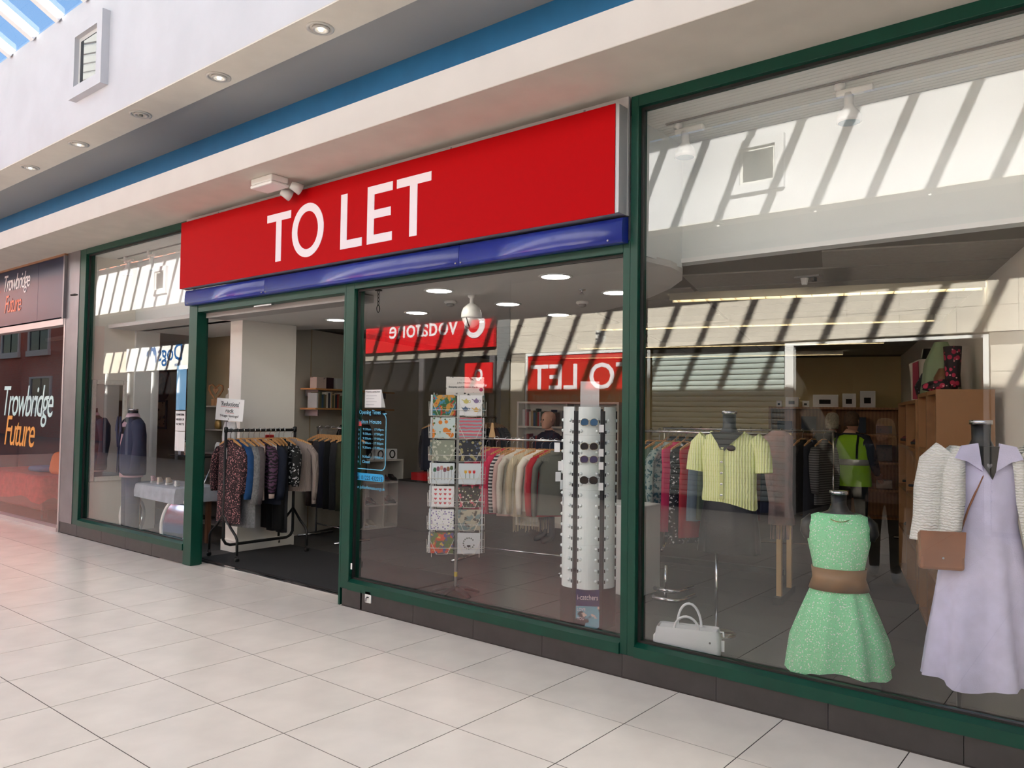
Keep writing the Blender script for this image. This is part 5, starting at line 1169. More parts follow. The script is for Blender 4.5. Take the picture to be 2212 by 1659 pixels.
MR = Matrix.Translation((SPX, SPY, 0)) @ Matrix.Rotation(SPR, 4, 'Z')
def put_card(mm, lab, face, col, row, deco=None):
    p = MR @ Matrix.Rotation(face * PI / 2, 4, 'Z') @ Vector((-.112 if col == 0 else .112, -.222, ROWS[row] + .004))
    o = MB().box(-.095, .095, -.004, .010, 0, .172).mesh('greeting_card', mm)
    c = link('greeting_card', o, None, p, SPR + face * PI / 2)
    tag(c, lab, 'card', 'cards in the wire spinner')
    if deco: deco(c)
    return c
def heart(x, z, s): return [(x, z), (x + s, z + s * 1.1), (x + s, z + s * 1.6), (x + s * .5, z + s * 1.9), (x, z + s * 1.5), (x - s * .5, z + s * 1.9), (x - s, z + s * 1.6), (x - s, z + s * 1.1)]
mh = mat('heart_red', (206, 58, 70), .6)
def d_hearts(c):
    for i in range(4):
        for j in range(4): MB().rings([[(x, -.0055, z) for x, z in heart(-.06 + .04 * i, .018 + .038 * j, .011)], [(x, -.004, z) for x, z in heart(-.06 + .04 * i, .018 + .038 * j, .011)]], cap0=True, cap1=True).build('printed_heart', mh, c)
def d_tulips(c):
    for i, col in enumerate(((226, 178, 40), (232, 110, 50), (206, 40, 60))):
        x = -.035 + .035 * i
        MB().prism([(x - .011, .095), (x, .085), (x + .011, .095), (x + .011, .118), (x + .005, .108), (x, .12), (x - .005, .108), (x - .011, .118)], -.0055, -.004, 'Y').build('printed_tulip', mat('tulip_%d' % i, col), c)
        MB().prism([(x - .002, .045), (x + .002, .045), (x + .002, .086), (x - .002, .086)], -.0055, -.004, 'Y').build('printed_stem', mat('stem_green', (60, 110, 70)), c)
def d_trees(c):
    for i, col in enumerate(((60, 110, 80), (150, 90, 110), (206, 150, 140), (120, 60, 80), (150, 100, 70), (90, 110, 70))):
        x = -.07 + .028 * i; z = .10 + .008 * (i % 3)
        MB().prism([(x - .014, z + .015), (x - .01, z), (x + .01, z), (x + .014, z + .015), (x + .008, z + .035), (x - .008, z + .035)], -.0055, -.004, 'Y').build('printed_tree', mat('tree_%d' % i, col), c)
        MB().prism([(x - .001, .03), (x + .001, .03), (x + .001, z), (x - .001, z)], -.0055, -.004, 'Y').build('printed_stem', m_ink, c)
def d_teapots(c):
    for i, (x, z, col) in enumerate(((-.04, .10, (206, 196, 120)), (.045, .105, (140, 120, 160)), (-.045, .035, (90, 110, 140)), (.045, .03, (214, 176, 100)))):
        pts = [(x + .022 * math.cos(q), z + .018 + .017 * math.sin(q)) for q in [j * PI / 8 for j in range(16)]]
        b = MB().prism(pts, -.0055, -.004, 'Y'); b.prism([(x - .022, z + .02), (x - .04, z + .035), (x - .036, z + .038), (x - .018, z + .028)], -.0055, -.004, 'Y'); b.box(x - .006, x + .006, -.0055, -.004, z + .034, z + .042)
        b.tube([(x + .02, -.005, z + .028), (x + .036, -.005, z + .026), (x + .034, -.005, z + .01), (x + .02, -.005, z + .008)], .002, 5)
        b.build('printed_teapot', mat('teapot_%d' % i, col), c)
def d_wreath(c):
    for i in range(14):
        q = .7 + i * 2 * PI / 14 * .9
        MB().lathe([(.007, 0), (.007, .0015)], 8).xf(Matrix.Translation((.045 * math.cos(q), -.004, .085 + .045 * math.sin(q))) @ Matrix.Rotation(PI / 2, 4, 'X')).build('printed_leaf', mat('leaf_grey', (110, 116, 110)), c)
    MB().prism([(-.016, .06), (0, .05), (.016, .06), (.014, .07), (-.014, .07)], -.0055, -.004, 'Y').build('printed_bird', m_ink, c)
put_card(cm['lake'], 'greeting card with autumn lake and boat, top row left of the spinner', 0, 0, 0)
put_card(cm['white'], 'white greeting card with four teapots, top row right of the spinner', 0, 1, 0, d_teapots)
put_card(cm['orange'], 'greeting card with oranges on pale blue, second row left', 0, 0, 1)
put_card(cm['stripe'], 'greeting card with coloured painted stripes, second row right', 0, 1, 1)
put_card(cm['sage'], 'sage green flower patterned greeting card, third row left', 0, 0, 2)
put_card(cm['ivy'], 'dark blue and ochre leaf patterned greeting card, third row right', 0, 1, 2)
put_card(cm['bluew'], 'white greeting card with a row of small trees, fourth row left', 0, 0, 3, d_trees)
put_card(cm['bluew'], 'white greeting card with three tulips, fourth row right', 0, 1, 3, d_tulips)
put_card(cm['white'], 'white greeting card with a grid of red hearts, fifth row left', 0, 0, 4, d_hearts)
put_card(cm['darkflor'], 'dark floral greeting card with pink flowers, fifth row right', 0, 1, 4)
put_card(cm['purple'], 'white greeting card with tiny purple flowers, sixth row left', 0, 0, 5)
put_card(cm['street'], 'greeting card with a street scene and dog, sixth row right', 0, 1, 5)
put_card(cm['poppy'], 'greeting card with poppy field landscape, bottom row left', 0, 0, 6)
put_card(cm['greyw'], 'pale grey greeting card with a leaf wreath and bird, bottom row right', 0, 1, 6, d_wreath)
side = ['greyw', 'bluew', 'greyw', 'street', 'white', 'greyw', 'bluew']
for r in range(7):
    for cidx in (0, 1):
        put_card(cm[side[(r + cidx) % 7]], 'greeting card seen edge-on %s in row %s, left side of the spinner' % (('nearer', 'farther')[1 - cidx], 'one two three four five six seven'.split()[r]), 3, cidx, r)
        put_card(cm[side[(r + 2 * cidx + 3) % 7]], 'greeting card seen edge-on %s in row %s, right side of the spinner' % (('nearer', 'farther')[cidx], 'one two three four five six seven'.split()[r]), 1, cidx, r)

# ------------------------------------------------------------------ sunglasses stand
ss = thing('sunglasses_stand', 'tall black and white sunglasses stand behind the middle window', 'display stand', (1.21, 0.86, 0), math.radians(33))
HXW = 0.207
hexp = [(HXW * math.cos(k * PI / 3), HXW * math.sin(k * PI / 3)) for k in range(6)]
MB().prism(hexp, 0.0, 1.60, 'Z').build('core', m_black, ss)
m_pan = mat('glasses_panel', (226, 234, 234), 0.35)
bump_me = MB().lathe([(.013, 0), (.011, .008), (.004, .013)], 10).mesh('nose_bump', m_pan, True)
for fi, fa in enumerate((0.0, -PI / 3, PI / 3)):
    R = Matrix.Rotation(fa, 4, 'Z')
    arc = [(0.081 * u, -.179 - .03 * (1 - u * u)) for u in [-1 + 2 * i / 10 for i in range(11)]]
    segs = [(0.30, .62), (.62, 1.02), (1.02, 1.42), (1.42, 1.63)]
    for (z0, z1) in segs:
        MB().prism(arc + [(0.081, -.17), (-0.081, -.17)], z0 + .001, z1, 'Z').xf(R).build('panel', m_pan, ss, False)
    for k in range(16):
        for sx in (-1, 1):
            o = link('nose_bump', bump_me, ss); o.matrix_local = R @ Matrix.Translation((sx * .058, -.194, .36 + .078 * k)) @ Matrix.Rotation(PI / 2, 4, 'X')
    sl = MB()
    for k in range(16):
        for sx in (-.075, .075): sl.box(sx - .004, sx + .004, -.186, -.179, .34 + .078 * k, .362 + .078 * k)
    so = sl.xf(R).build('slots', m_black, ss); so['kind'] = 'stuff'
MB().box(-.07, .07, -.10, -.095, 1.60, 1.82).build('blank_header', mat('clear_grey', (200, 200, 200), .5), ss)
bp = MB().box(-.085, .085, -.190, -.178, 0.0, .30).build('base_panel', mat('base_navy', (40, 38, 92), .4), ss)
MB().box(-.085, .085, -.1925, -.190, 0.0, .18).build('photo_panel', mat_print('photo_print', (120, 176, 196), [((40, 40, 48), .44), ((226, 206, 196), .36)], 9, kind='noise'), bp)
fit_text('i-catchers', .15, .038, m_letter, bp, 0, .225, -.1925)
fit_text('LOVE', .06, .022, m_letter, bp, -.045, .145, -.195)
fit_text('YOU', .05, .022, m_letter, bp, -.05, .08, -.195)
SSM = Matrix.Translation((1.21, 0.86, 0)) @ Matrix.Rotation(math.radians(33), 4, 'Z')
def sunglasses(z, lens, frame, lab):
    t = thing('sunglasses', lab, 'sunglasses', SSM @ Vector((0, -.235, z)), math.radians(33), 'sunglasses on the stand')
    for s in (-1, 1):
        pts = [(s * (.034 + .030 * math.cos(q)), -.002 + .026 * math.sin(q) - .006 * (math.sin(q) < 0) * abs(math.cos(q))) for q in [i * 2 * PI / 20 for i in range(20)]]
        MB().prism(pts, -.001, .001, 'Y').build('lens', lens, t)
        MB().tube([(x, 0, z_) for x, z_ in pts], .0022, 6, closed=True).build('rim', frame, t, True)
        MB().tube([(s * .064, 0, .01), (s * .07, .03, .01), (s * .07, .10, .0)], .002, 5).build('temple', frame, t)
    MB().tube([(-.008, 0, .008), (0, -.003, .012), (.008, 0, .008)], .002, 6).build('bridge', frame, t)
    MB().box(.07, .105, -.004, -.003, -.075, -.02).build('price_tag', m_paper, t)
mg_ = mat('gold_rim', (190, 176, 150), .25, 1.0)
sunglasses(1.52, mat('lens_blue', (70, 110, 150), .05, .3), mg_, 'aviator sunglasses with blue mirrored lenses, top of the stand')
sunglasses(1.345, mat('lens_dark', (40, 36, 34), .06), mg_, 'aviator sunglasses with dark lenses, second on the stand')
sunglasses(1.25, mat('lens_violet', (84, 76, 112), .05, .3), mg_, 'aviator sunglasses with violet lenses, third on the stand')
sunglasses(1.10, mat('lens_brown', (52, 42, 34), .06), mat('lens_dark', (40, 36, 34)), 'dark rimmed sunglasses, lowest on the stand')
for k, (dx, z) in enumerate(((-.30, 1.36), (-.27, 1.22), (-.29, 1.14), (-.26, 1.08), (-.25, .96), (-.24, .72))):
    o = tag(MB().box(-.022, .022, -.001, .001, -.07, 0).build('price_tag', m_paper, None, loc=SSM @ Vector((dx + .06, -.08 + .02 * (k % 2), z)), rz=.3 + .4 * k), 'white price tag left of the sunglasses stand, number %s from the top' % ('one two three four five six'.split()[k]), 'tag', 'loose price tags at the sunglasses stand')
# ------------------------------------------------------------------ opening hours lettering on the glass
oh = thing('opening_hours', 'pale blue opening hours lettering on the middle window glass', 'window lettering', (-0.38, 0.0655, 0.94))
m_vin = mat('vinyl_blue', (96, 176, 214), .6)
fr = MB(); n = 6
def rr_path(x0, x1, z0, z1, r):
    p = []
    for cx, cz, a0 in ((x1 - r, z1 - r, 0), (x0 + r, z1 - r, PI / 2), (x0 + r, z0 + r, PI), (x1 - r, z0 + r, 3 * PI / 2)):
        for i in range(n + 1): p.append((cx + r * math.cos(a0 + i * PI / 2 / n), cz + r * math.sin(a0 + i * PI / 2 / n)))
    return p
po = rr_path(-.20, .20, .165, .62, .05); pi_ = rr_path(-.193, .193, .172, .613, .044)
for i in range(len(po)):
    j = (i + 1) % len(po)
    if po[i][1] > .615 and abs(po[i][0]) < .16 and abs(po[j][0]) < .16: continue
    if po[i][1] > .615 and po[j][1] > .615 and po[i][0] * po[j][0] < 0:
        continue
    fr.prism([po[i], po[j], pi_[j], pi_[i]], -.001, 0, 'Y')
fr.box(-.2, -.15, -.001, 0, .613, .62).box(.15, .2, -.001, 0, .613, .62)
fr.build('border', m_vin, oh)
fit_text('Opening Times', .26, .045, m_vin, oh, 0, .60, -.001, depth=.001)
fit_text('Julian House', .28, .042, m_vin, oh, .0, .525, -.001, depth=.001)
for k, (d, t) in enumerate((('Mon', '9:30am - 17:00pm'), ('Tue', '9:30am - 17:00pm'), ('Wed', '9:30am - 17:00pm'), ('Thu', '9:30am - 17:00pm'), ('Fri', '9:30am - 17:00pm'), ('', ''), ('Sat', '9:30am - 17:00pm'), ('Sun', 'Closed'))):
    if not d: continue
    z = .475 - .037 * k
    fit_text(d, .055, .024, m_vin, oh, -.15, z, -.001, depth=.001); fit_text(t, .25 if d != 'Sun' else .09, .024, m_vin, oh, .045 if d != 'Sun' else -.035, z, -.001, depth=.001)
MB().box(-.108, -.105, -.001, 0, .20, .50).build('divider', m_vin, oh)
pp = rr_path(-.19, .185, .075, .135, .03)
MB().prism(pp, -.0006, 0, 'Y').build('phone_badge', mat('badge_blue', (40, 150, 206), .6), oh)
fit_text('Tel: 01225 432215', .33, .034, m_navyc, oh, -.002, 0.081, -.001, depth=.001)
fit_text('www.julianhouse.org.uk', .40, .035, m_vin, oh, 0, .0, -.001, depth=.001)
o = tag(MB().box(-.585, -.48, .064, .0655, 1.455, 1.49).build('red_sticker', mat('sticker_red', (226, 90, 90), .6)), 'small red sticker over the opening hours name on the glass', 'sticker')
tn = thing('folded_notice', 'folded white notice of temporary opening hours behind the glass', 'notice', (-0.37, 0.10, 1.605))
MB().prism([(-.0, 0), (.045, 0), (.003, .145), (-.0, .145)], -.115, .085, 'X').build('paper', m_paper, tn)
fit_text('Temporary opening hours', .17, .014, m_ink, tn, -.015, .12, -.0025, depth=.001)
for k in range(4): MB().box(-.10, .0 + .03 * (k % 2), -.0015, -.0005, .022 + .024 * k, .026 + .024 * k).build('line', mat('pale_ink', (190, 192, 198)), tn)

# ------------------------------------------------------------------ shelving
def shelf_unit(loc, rz, W, D, H, nx, nz, m, label, name='shelf_unit', th=.02, back=True):
    t = thing(name, label, 'shelf', loc, rz)
    for i in range(nx + 1): MB().box(i * (W - th) / nx, i * (W - th) / nx + th, 0, D, 0, H).build('upright', m, t)
    for j in range(nz + 1):
        MB().box(th, W - th, .003, D, j * (H - th) / nz, j * (H - th) / nz + th).build('shelf_board', m, t)
    if back: MB().box(0, W, D, D + .01, 0, H).build('back_panel', m, t)
    return t
m_wsh = mat('white_laminate', (214, 210, 202), .6)
SHR = math.radians(82)
shelf_unit((-3.57, 2.74, 0), SHR, .62, .34, .92, 2, 3, m_wsh, 'white open shoe shelf of six cubes behind the opening hours')
def shw(x, y_, z): return Matrix.Translation((-3.57, 2.74, 0)) @ Matrix.Rotation(SHR, 4, 'Z') @ Vector((x, y_, z))
for (x, z, mm, w) in ((.10, .02, m_sk, 'beige sneaker at the left in the bottom cube'), (.20, .02, m_sk, 'beige sneaker at the right in the bottom cube'), (.10, .32, m_bs, 'black shoe at the left in the middle left cube'), (.20, .32, m_bs, 'black shoe at the right in the middle left cube'), (.40, .32, m_bs, 'black slipper left of the pair in the middle right cube'), (.52, .32, m_bs, 'black slipper right of the pair in the middle right cube'), (.42, .62, mat('maroon_shoe', (92, 34, 44), .6), 'maroon trainer in the upper right cube'), (.54, .62, m_bs, 'black trainer in the upper right cube')):
    p = shw(x, .15, z); shoe(p, SHR - PI / 2, mm, w + ' of the white shoe shelf', 'shoes in the white shoe shelf', .24, .07, m_bs if mm is not m_sk else m_whitem)
for k in range(3):
    p = shw(.10 + .19 * k, .12, .92)
    b = thing('goggle_box', 'small white boxed headset on top of the shoe shelf, %s of three' % ('left', 'middle', 'right')[k], 'box', p, SHR, 'white boxes on the shoe shelf')
    MB().box(-.08, .08, -.05, .08, 0, .14).build('carton', m_paper, b); MB().tube([(.04 * math.cos(q), -.052, .07 + .05 * math.sin(q)) for q in [i * 2 * PI / 16 for i in range(16)]], .009, 6, closed=True).build('printed_ring', m_black, b)
p = shw(.5, .1, .62)
tag(MB().box(-.02, .26, -.3, -.04, 0, .10).build('red_box', mat('box_red', (206, 30, 36), .5), None, loc=(-3.20, 3.55, .66)), 'bright red box beside the shoe shelf', 'box')
tag(MB().box(-.25, .35, -.35, 0, 0, .655).build('plinth_stand', mat('dark_brown_cloth', (44, 38, 34)), None, loc=(-3.20, 3.58, 0)), 'dark stand under the bright red box', 'stand')

def books(p0, d, count, zbase, hmin, hmax, label, group, face=0.0, pal=None, depth=.15):
    pal = pal or ((150, 54, 48), (60, 84, 110), (206, 200, 188), (86, 92, 70), (120, 100, 80), (40, 44, 60), (176, 150, 110), (180, 182, 186))
    x = 0.0; rz = math.atan2(d.y, d.x)
    for k in range(count):
        w = random.uniform(.018, .042); h = random.uniform(hmin, hmax)
        ci = random.randrange(len(pal)); c = pal[ci]; cn = ('red', 'slate blue', 'off white', 'olive', 'brown', 'navy', 'tan', 'pale grey')[ci]
        mb = MB().box(0, w - .002, 0, depth, 0, h).box(.002, w - .004, .004, depth + .002, h, h + .001, 1)
        o = mb.build('book', [mat('book_%d_%d_%d' % c, c, .7), m_paper], None, loc=(p0[0] + d.x * x, p0[1] + d.y * x, zbase), rz=rz)
        tag(o, '%s %s %s' % (cn, nth(k + 1), label), 'book', group); x += w + .001
# books and boxes on the wall behind the partition
WV = VX
b0 = Vector((-3.60, 1.80, 0))
for z, lab in ((1.585, 'lower wall shelf of books behind the partition'), (1.835, 'upper wall shelf with boxed goods behind the partition')):
    t = thing('wall_shelf', lab, 'shelf', (-3.79, 1.85, z), TH + PI / 2)
    MB().box(0, 1.9, -.24, -.005, 0, .02).build('shelf_board', m_wood, t)
    for k in range(3): MB().box(.1 + .8 * k, .12 + .8 * k, -.2, -.005, -.08, 0).build('bracket', m_steel, t)
q0 = Vector((-3.575, 1.92, 0))
books((-3.575, 1.95), VX, 26, 1.606, .16, .21, 'book from the window end of the shelf behind the partition', 'books on the lower wall shelf', depth=.14)
for k, (w, c, lab) in enumerate(((.20, (206, 186, 178), 'pale boxed gadget'), (.14, (52, 22, 34), 'dark maroon boxed set'), (.18, (196, 198, 200), 'light grey boxed set with a curved print'))):
    p = Vector((-3.58, 1.93, 1.856)) + VX * (.02 + .22 * k)
    tag(MB().box(0, w, 0, .10, 0, .14).build('boxed_goods', mat_print('boxed_%d' % k, c, [((60, 50, 56), .36)], 9, kind='noise'), None, loc=p, rz=TH + PI / 2), lab + ' on the upper wall shelf behind the partition', 'box', 'boxes on the upper wall shelf')
# shelf with ornaments in the left bay seen through the doorway
shelf_unit((-5.68, 1.60, 0), math.radians(4), 1.1, .32, 1.62, 2, 5, mat('grey_laminate', (150, 144, 136), .6), 'grey ornament shelving left of the white partition')
ht = thing('heart_ornament', 'carved wooden heart on a stand on top of the ornament shelving', 'ornament', (-5.50, 1.70, 1.62), .6)
MB().tube([(x * .11, 0, .18 + z * .11) for x, z in ((0, -.9), (.55, -.2), (.9, .4), (.85, .85), (.45, 1.0), (0, .6), (-.45, 1.0), (-.85, .85), (-.9, .4), (-.55, -.2))], .014, 8, closed=True).build('outer_heart', m_woodc, ht, True)
MB().prism([(x * .045, .2 + z * .045) for x, z in ((0, -.9), (.9, .4), (.45, 1.0), (0, .6), (-.45, 1.0), (-.9, .4))], -.008, .008, 'Y').build('inner_heart', m_woodc, ht)
MB().box(-.05, .05, -.03, .03, 0, .09).build('base', m_woodc, ht)
bt = thing('glass_bottle', 'clear square shouldered bottle on the ornament shelving', 'bottle', (-5.16, 1.70, 1.62))
MB().lathe([(.05, 0), (.05, .14), (.018, .17), (.018, .21)], 16).build('bottle_body', mat('bottle_glass', (196, 190, 180), .1), bt, True); MB().lathe([(.02, .21), (.02, .24)], 12).build('stopper', m_paper, bt)
tag(MB().lathe([(.03, 0), (.07, .03), (.08, .10), (.075, .12)], 16, sx=1, sy=.7).build('red_purse', mat('maroon_bag', (92, 26, 30), .5), None, True, loc=(-5.02, 1.70, 1.62)), 'small dark red bowl shaped purse on the ornament shelving', 'purse')
for k, (x, z, mm, lab) in enumerate(((-5.42, 1.30, mat('brass_orn', (150, 120, 70), .4, .5), 'round brass plate ornament on the second ornament shelf'), (-5.14, 1.30, m_black, 'small black framed photo on the second ornament shelf'), (-5.4, .98, m_paper, 'white jug on the third ornament shelf'), (-5.15, .98, mat('maroon_bag', (92, 26, 30)), 'maroon tin on the third ornament shelf'), (-5.2, .66, mat('pink_box', (226, 140, 166), .6), 'pink box on the fourth ornament shelf'))):
    tag(MB().lathe([(.05, 0), (.065, .04), (.06, .10), (.03, .14)], 14, sx=1, sy=.6).build('ornament', mm, None, True, loc=(x, 1.70, z)), lab, 'ornament', 'ornaments on the grey shelving')
al = thing('fire_call_point', 'red fire alarm call point on the side of the white partition', 'alarm', (-3.318, 1.10, 1.18))
MB().box(0, .03, -.05, .05, 0, .11).build('housing', mat('alarm_red', (190, 26, 30), .4), al, bevel=.006); MB().box(.03, .034, -.03, .03, .02, .06).build('press_plate', m_paper, al)
# white bookcase in the middle of the shop
shelf_unit((-2.45, 4.55, 0), TH - .05, 1.5, .26, 1.74, 2, 5, m_wsh, 'white bookcase full of books behind the knitwear rail', 'bookcase', .025)
for j in range(1, 5):
    for i in range(2):
        p = Vector((-2.42, 4.58, 0)) + UX * (.04 + .74 * i); dd = Vector((math.cos(TH - .05), math.sin(TH - .05), 0))
        books((p.x, p.y), dd, 17, j * (1.715) / 5 + .026, .18, .25, 'book from the left, %s shelf up, %s half of white bookcase' % (nth(j), ('left', 'right')[i]), 'books in the white bookcase')
# pine bookcases along the right wall
def rw_pt(y_, off): return Vector((3.6 - .302 * (y_ - 2.5), y_, 0)) - UX * off
for (ya, L, H, lab) in ((2.0, 1.25, 1.78, 'pine bookcase nearest the window along the right wall'), (3.4, 1.9, 1.74, 'pine bookcase further back along the right wall')):
    p = rw_pt(ya + L * .957, .40)
    shelf_unit((p.x, p.y, 0), TH - PI / 2, L, .34, H, 2, 4, m_woodc, lab, 'bookcase', .03)
wb_ = thing('boot', 'tall dark boot with red flower print on top of the nearest pine bookcase', 'boot', rw_pt(2.45, .24) + Vector((0, 0, 1.78)), TH + PI)
m_boot = mat_print('floral_boot', (30, 22, 26), [((170, 40, 70), .36), ((206, 150, 150), .16)], 22)
MB().tube([(0, 0, .03), (0, 0, .12), (0, 0, .33)], [.055, .05, .062], 14, caps=True).build('shaft', m_boot, wb_, True)
MB().tube([(-.03, 0, .045), (.06, 0, .045), (.15, 0, .035), (.20, 0, .028)], [.05, .045, .038, .02], 12).build('foot', m_boot, wb_, True)
tag(MB().rings([ring_pts(0, .14, .07, n=16), ring_pts(.12, .13, .075, n=16), ring_pts(.19, .09, .04, n=16)], cap0=True, cap1=True).build('handbag', mat('tan_bag2', (110, 72, 44), .5), None, True, loc=rw_pt(2.85, .24) + Vector((0, 0, 1.78)), rz=TH + 1.2), 'brown leather bag leaning by the flowered boot', 'bag')
tag(MB().rings([ring_pts(0, .13, .1, n=18), ring_pts(.12, .16, .11, n=18, fold=.05), ring_pts(.24, .10, .06, n=18, fold=.05)], cap0=True, cap1=True).build('dark_bag', mat_print('dark_bag_print', (24, 24, 32), [((120, 120, 140), .18)], 30), None, True, loc=rw_pt(3.7, .22) + Vector((0, 0, 1.74)), rz=TH), 'dark patterned rucksack on the further pine bookcase', 'bag')
bm_ = thing('bust_form', 'small black bust draped with pink and cream top on the further bookcase', 'mannequin', rw_pt(4.2, .22) + Vector((0, 0, 1.74)), TH - .4)
MB().rings([ring_pts(0.0, .13, .09, n=20), ring_pts(.2, .14, .09, n=20), ring_pts(.36, .16, .08, n=20), ring_pts(.41, .06, .05, n=20), ring_pts(.5, .045, .045, n=20)], cap0=True, cap1=True).build('torso', m_manq, bm_, True)
MB().rings([ring_pts(0.0, .145, .10, n=20), ring_pts(.2, .15, .1, n=20), ring_pts(.36, .168, 0.081, n=20), ring_pts(.40, .08, .06, n=20)]).build('draped_top', mat('cream_lace', (206, 198, 184), .9), bm_, True)
MB().prism([(-.10, .02), (-.04, .02), (-.05, .38), (-.10, .36)], -.108, -.098, 'Y').build('pink_front', mat('rose_knit', (156, 60, 78)), bm_)
tag(MB().rings([ring_pts(0, .15, .12, n=20, fold=.1), ring_pts(.25, .12, .09, n=20, fold=.1), ring_pts(.42, .05, .04, n=20)], cap0=True, cap1=True).build('draped_cloth', mat('sage_drape', (132, 150, 120), .9), None, True, loc=rw_pt(3.08, .24) + Vector((0, 0, 1.78)), rz=TH), 'sage green knit draped on the nearest pine bookcase', 'cloth')
# shelf by the back wall with boxes
p = Vector((0.0, 8.75, 0))
shelf_unit((-.35, 8.55, 0), TH, 2.0, .32, 1.74, 2, 4, m_woodc, 'dark pine shelving against the yellow back wall', 'bookcase', .035)
bl = [('white mug', .08, .10), ('pale printed box', .20, .16), ('white jar', .10, .10), ('large white coffee machine box', .38, .20), ('white bottle set box', .20, .22), ('tall white carton', .22, .26)]
x = .12
for w_, bw, bh in bl:
    q = Vector((-.35, 8.55, 1.74)) + UX * (x)
    b = thing('carton', w_ + ' standing on the shelving at the back wall', 'box', q, TH, 'boxes on the back wall shelving')
    MB().box(0, bw, .04, .22, 0, bh).build('box_body', m_paper, b); MB().box(bw * .25, bw * .7, .038, .04, bh * .25, bh * .6).build('printed_picture', m_dark, b)
    x += bw + .06
for j in range(1, 4):
    for i in range(5):
        q = Vector((-.35, 8.60, .05 + j * .428)) + UX * (.12 + .37 * i)
        c = random.choice(((70, 72, 78), (120, 110, 90), (46, 60, 80), (150, 146, 140), (90, 60, 50)))
        tag(MB().box(0, .22, 0, .2, 0, random.uniform(.12, .26)).build('storage_box', mat('store_%d' % c[0], c, .7), None, loc=q, rz=TH), 'dim storage box, %s from the left on the %s shelf of the back wall shelving' % (nth(i + 1), nth(j)), 'box', 'boxes inside the back wall shelving')
ex = thing('exit_sign', 'green running man exit sign on the yellow back wall', 'sign', Vector((.75, 10.17, 1.86)) , TH)
MB().box(-.20, .20, -.03, -.01, 0, .17).build('panel', mat('exit_green', (20, 120, 70), .5, emit=.3), ex)
MB().prism([(.06, .08), (.09, .08), (.09, .14), (.11, .14), (.11, .08), (.14, .08), (.10, .03)], -.034, -.03, 'Y').build('arrow', m_letter, ex)
MB().prism([(-.15, .03), (-.12, .03), (-.08, .08), (-.03, .04), (-.01, .06), (-.06, .12), (-.11, .13), (-.14, .10)], -.034, -.03, 'Y').build('running_man', m_letter, ex)

for k in range(9):
    q = rw_pt(3.55 + 0.19 * k, .28); zz = (.48, .9, 1.32)[k % 3]
    shoe((q.x, q.y, zz + .02), TH + PI + .2 * (k % 2), (m_bs, mat('tan_shoe', (150, 110, 74), .6), mat('maroon_shoe', (92, 34, 44)))[k % 3], 'single shoe in the further pine bookcase, %s along, on the %s shelf' % ('first second third fourth fifth sixth seventh eighth ninth'.split()[k], ('lower', 'middle', 'upper')[k % 3]), 'shoes in the further pine bookcase', .22, .06, m_bs)
# ------------------------------------------------------------------ people
def skin_body(name, J, E, rad, mats, matfn, parent):
    """One continuous body grown along a skeleton with the Skin modifier."""
    keys = list(J); idx = {k: i for i, k in enumerate(keys)}
    me = bpy.data.meshes.new(name); me.from_pydata([J[k] for k in keys], [(idx[a], idx[b]) for a, b in E], [])
    o = bpy.data.objects.new(name, me); COL.objects.link(o)
    o.modifiers.new('skin', 'SKIN'); sv = me.skin_vertices[0].data
    for k in keys:
        r = rad[k]; sv[idx[k]].radius = r if isinstance(r, tuple) else (r, r)
        sv[idx[k]].use_root = (k == 'pelvis')
    s = o.modifiers.new('sub', 'SUBSURF'); s.levels = 2; s.render_levels = 2
    bpy.context.view_layer.update()
    m2 = bpy.data.meshes.new_from_object(o.evaluated_get(bpy.context.evaluated_depsgraph_get()))
    bpy.data.objects.remove(o, do_unlink=True)
    m2.materials.clear()
    for m in mats: m2.materials.append(m)
    for p in m2.polygons:
        p.use_smooth = True; p.material_index = matfn(p.center)
    return link(name, m2, parent)
m_skin = mat('skin', (206, 160, 138), .55)
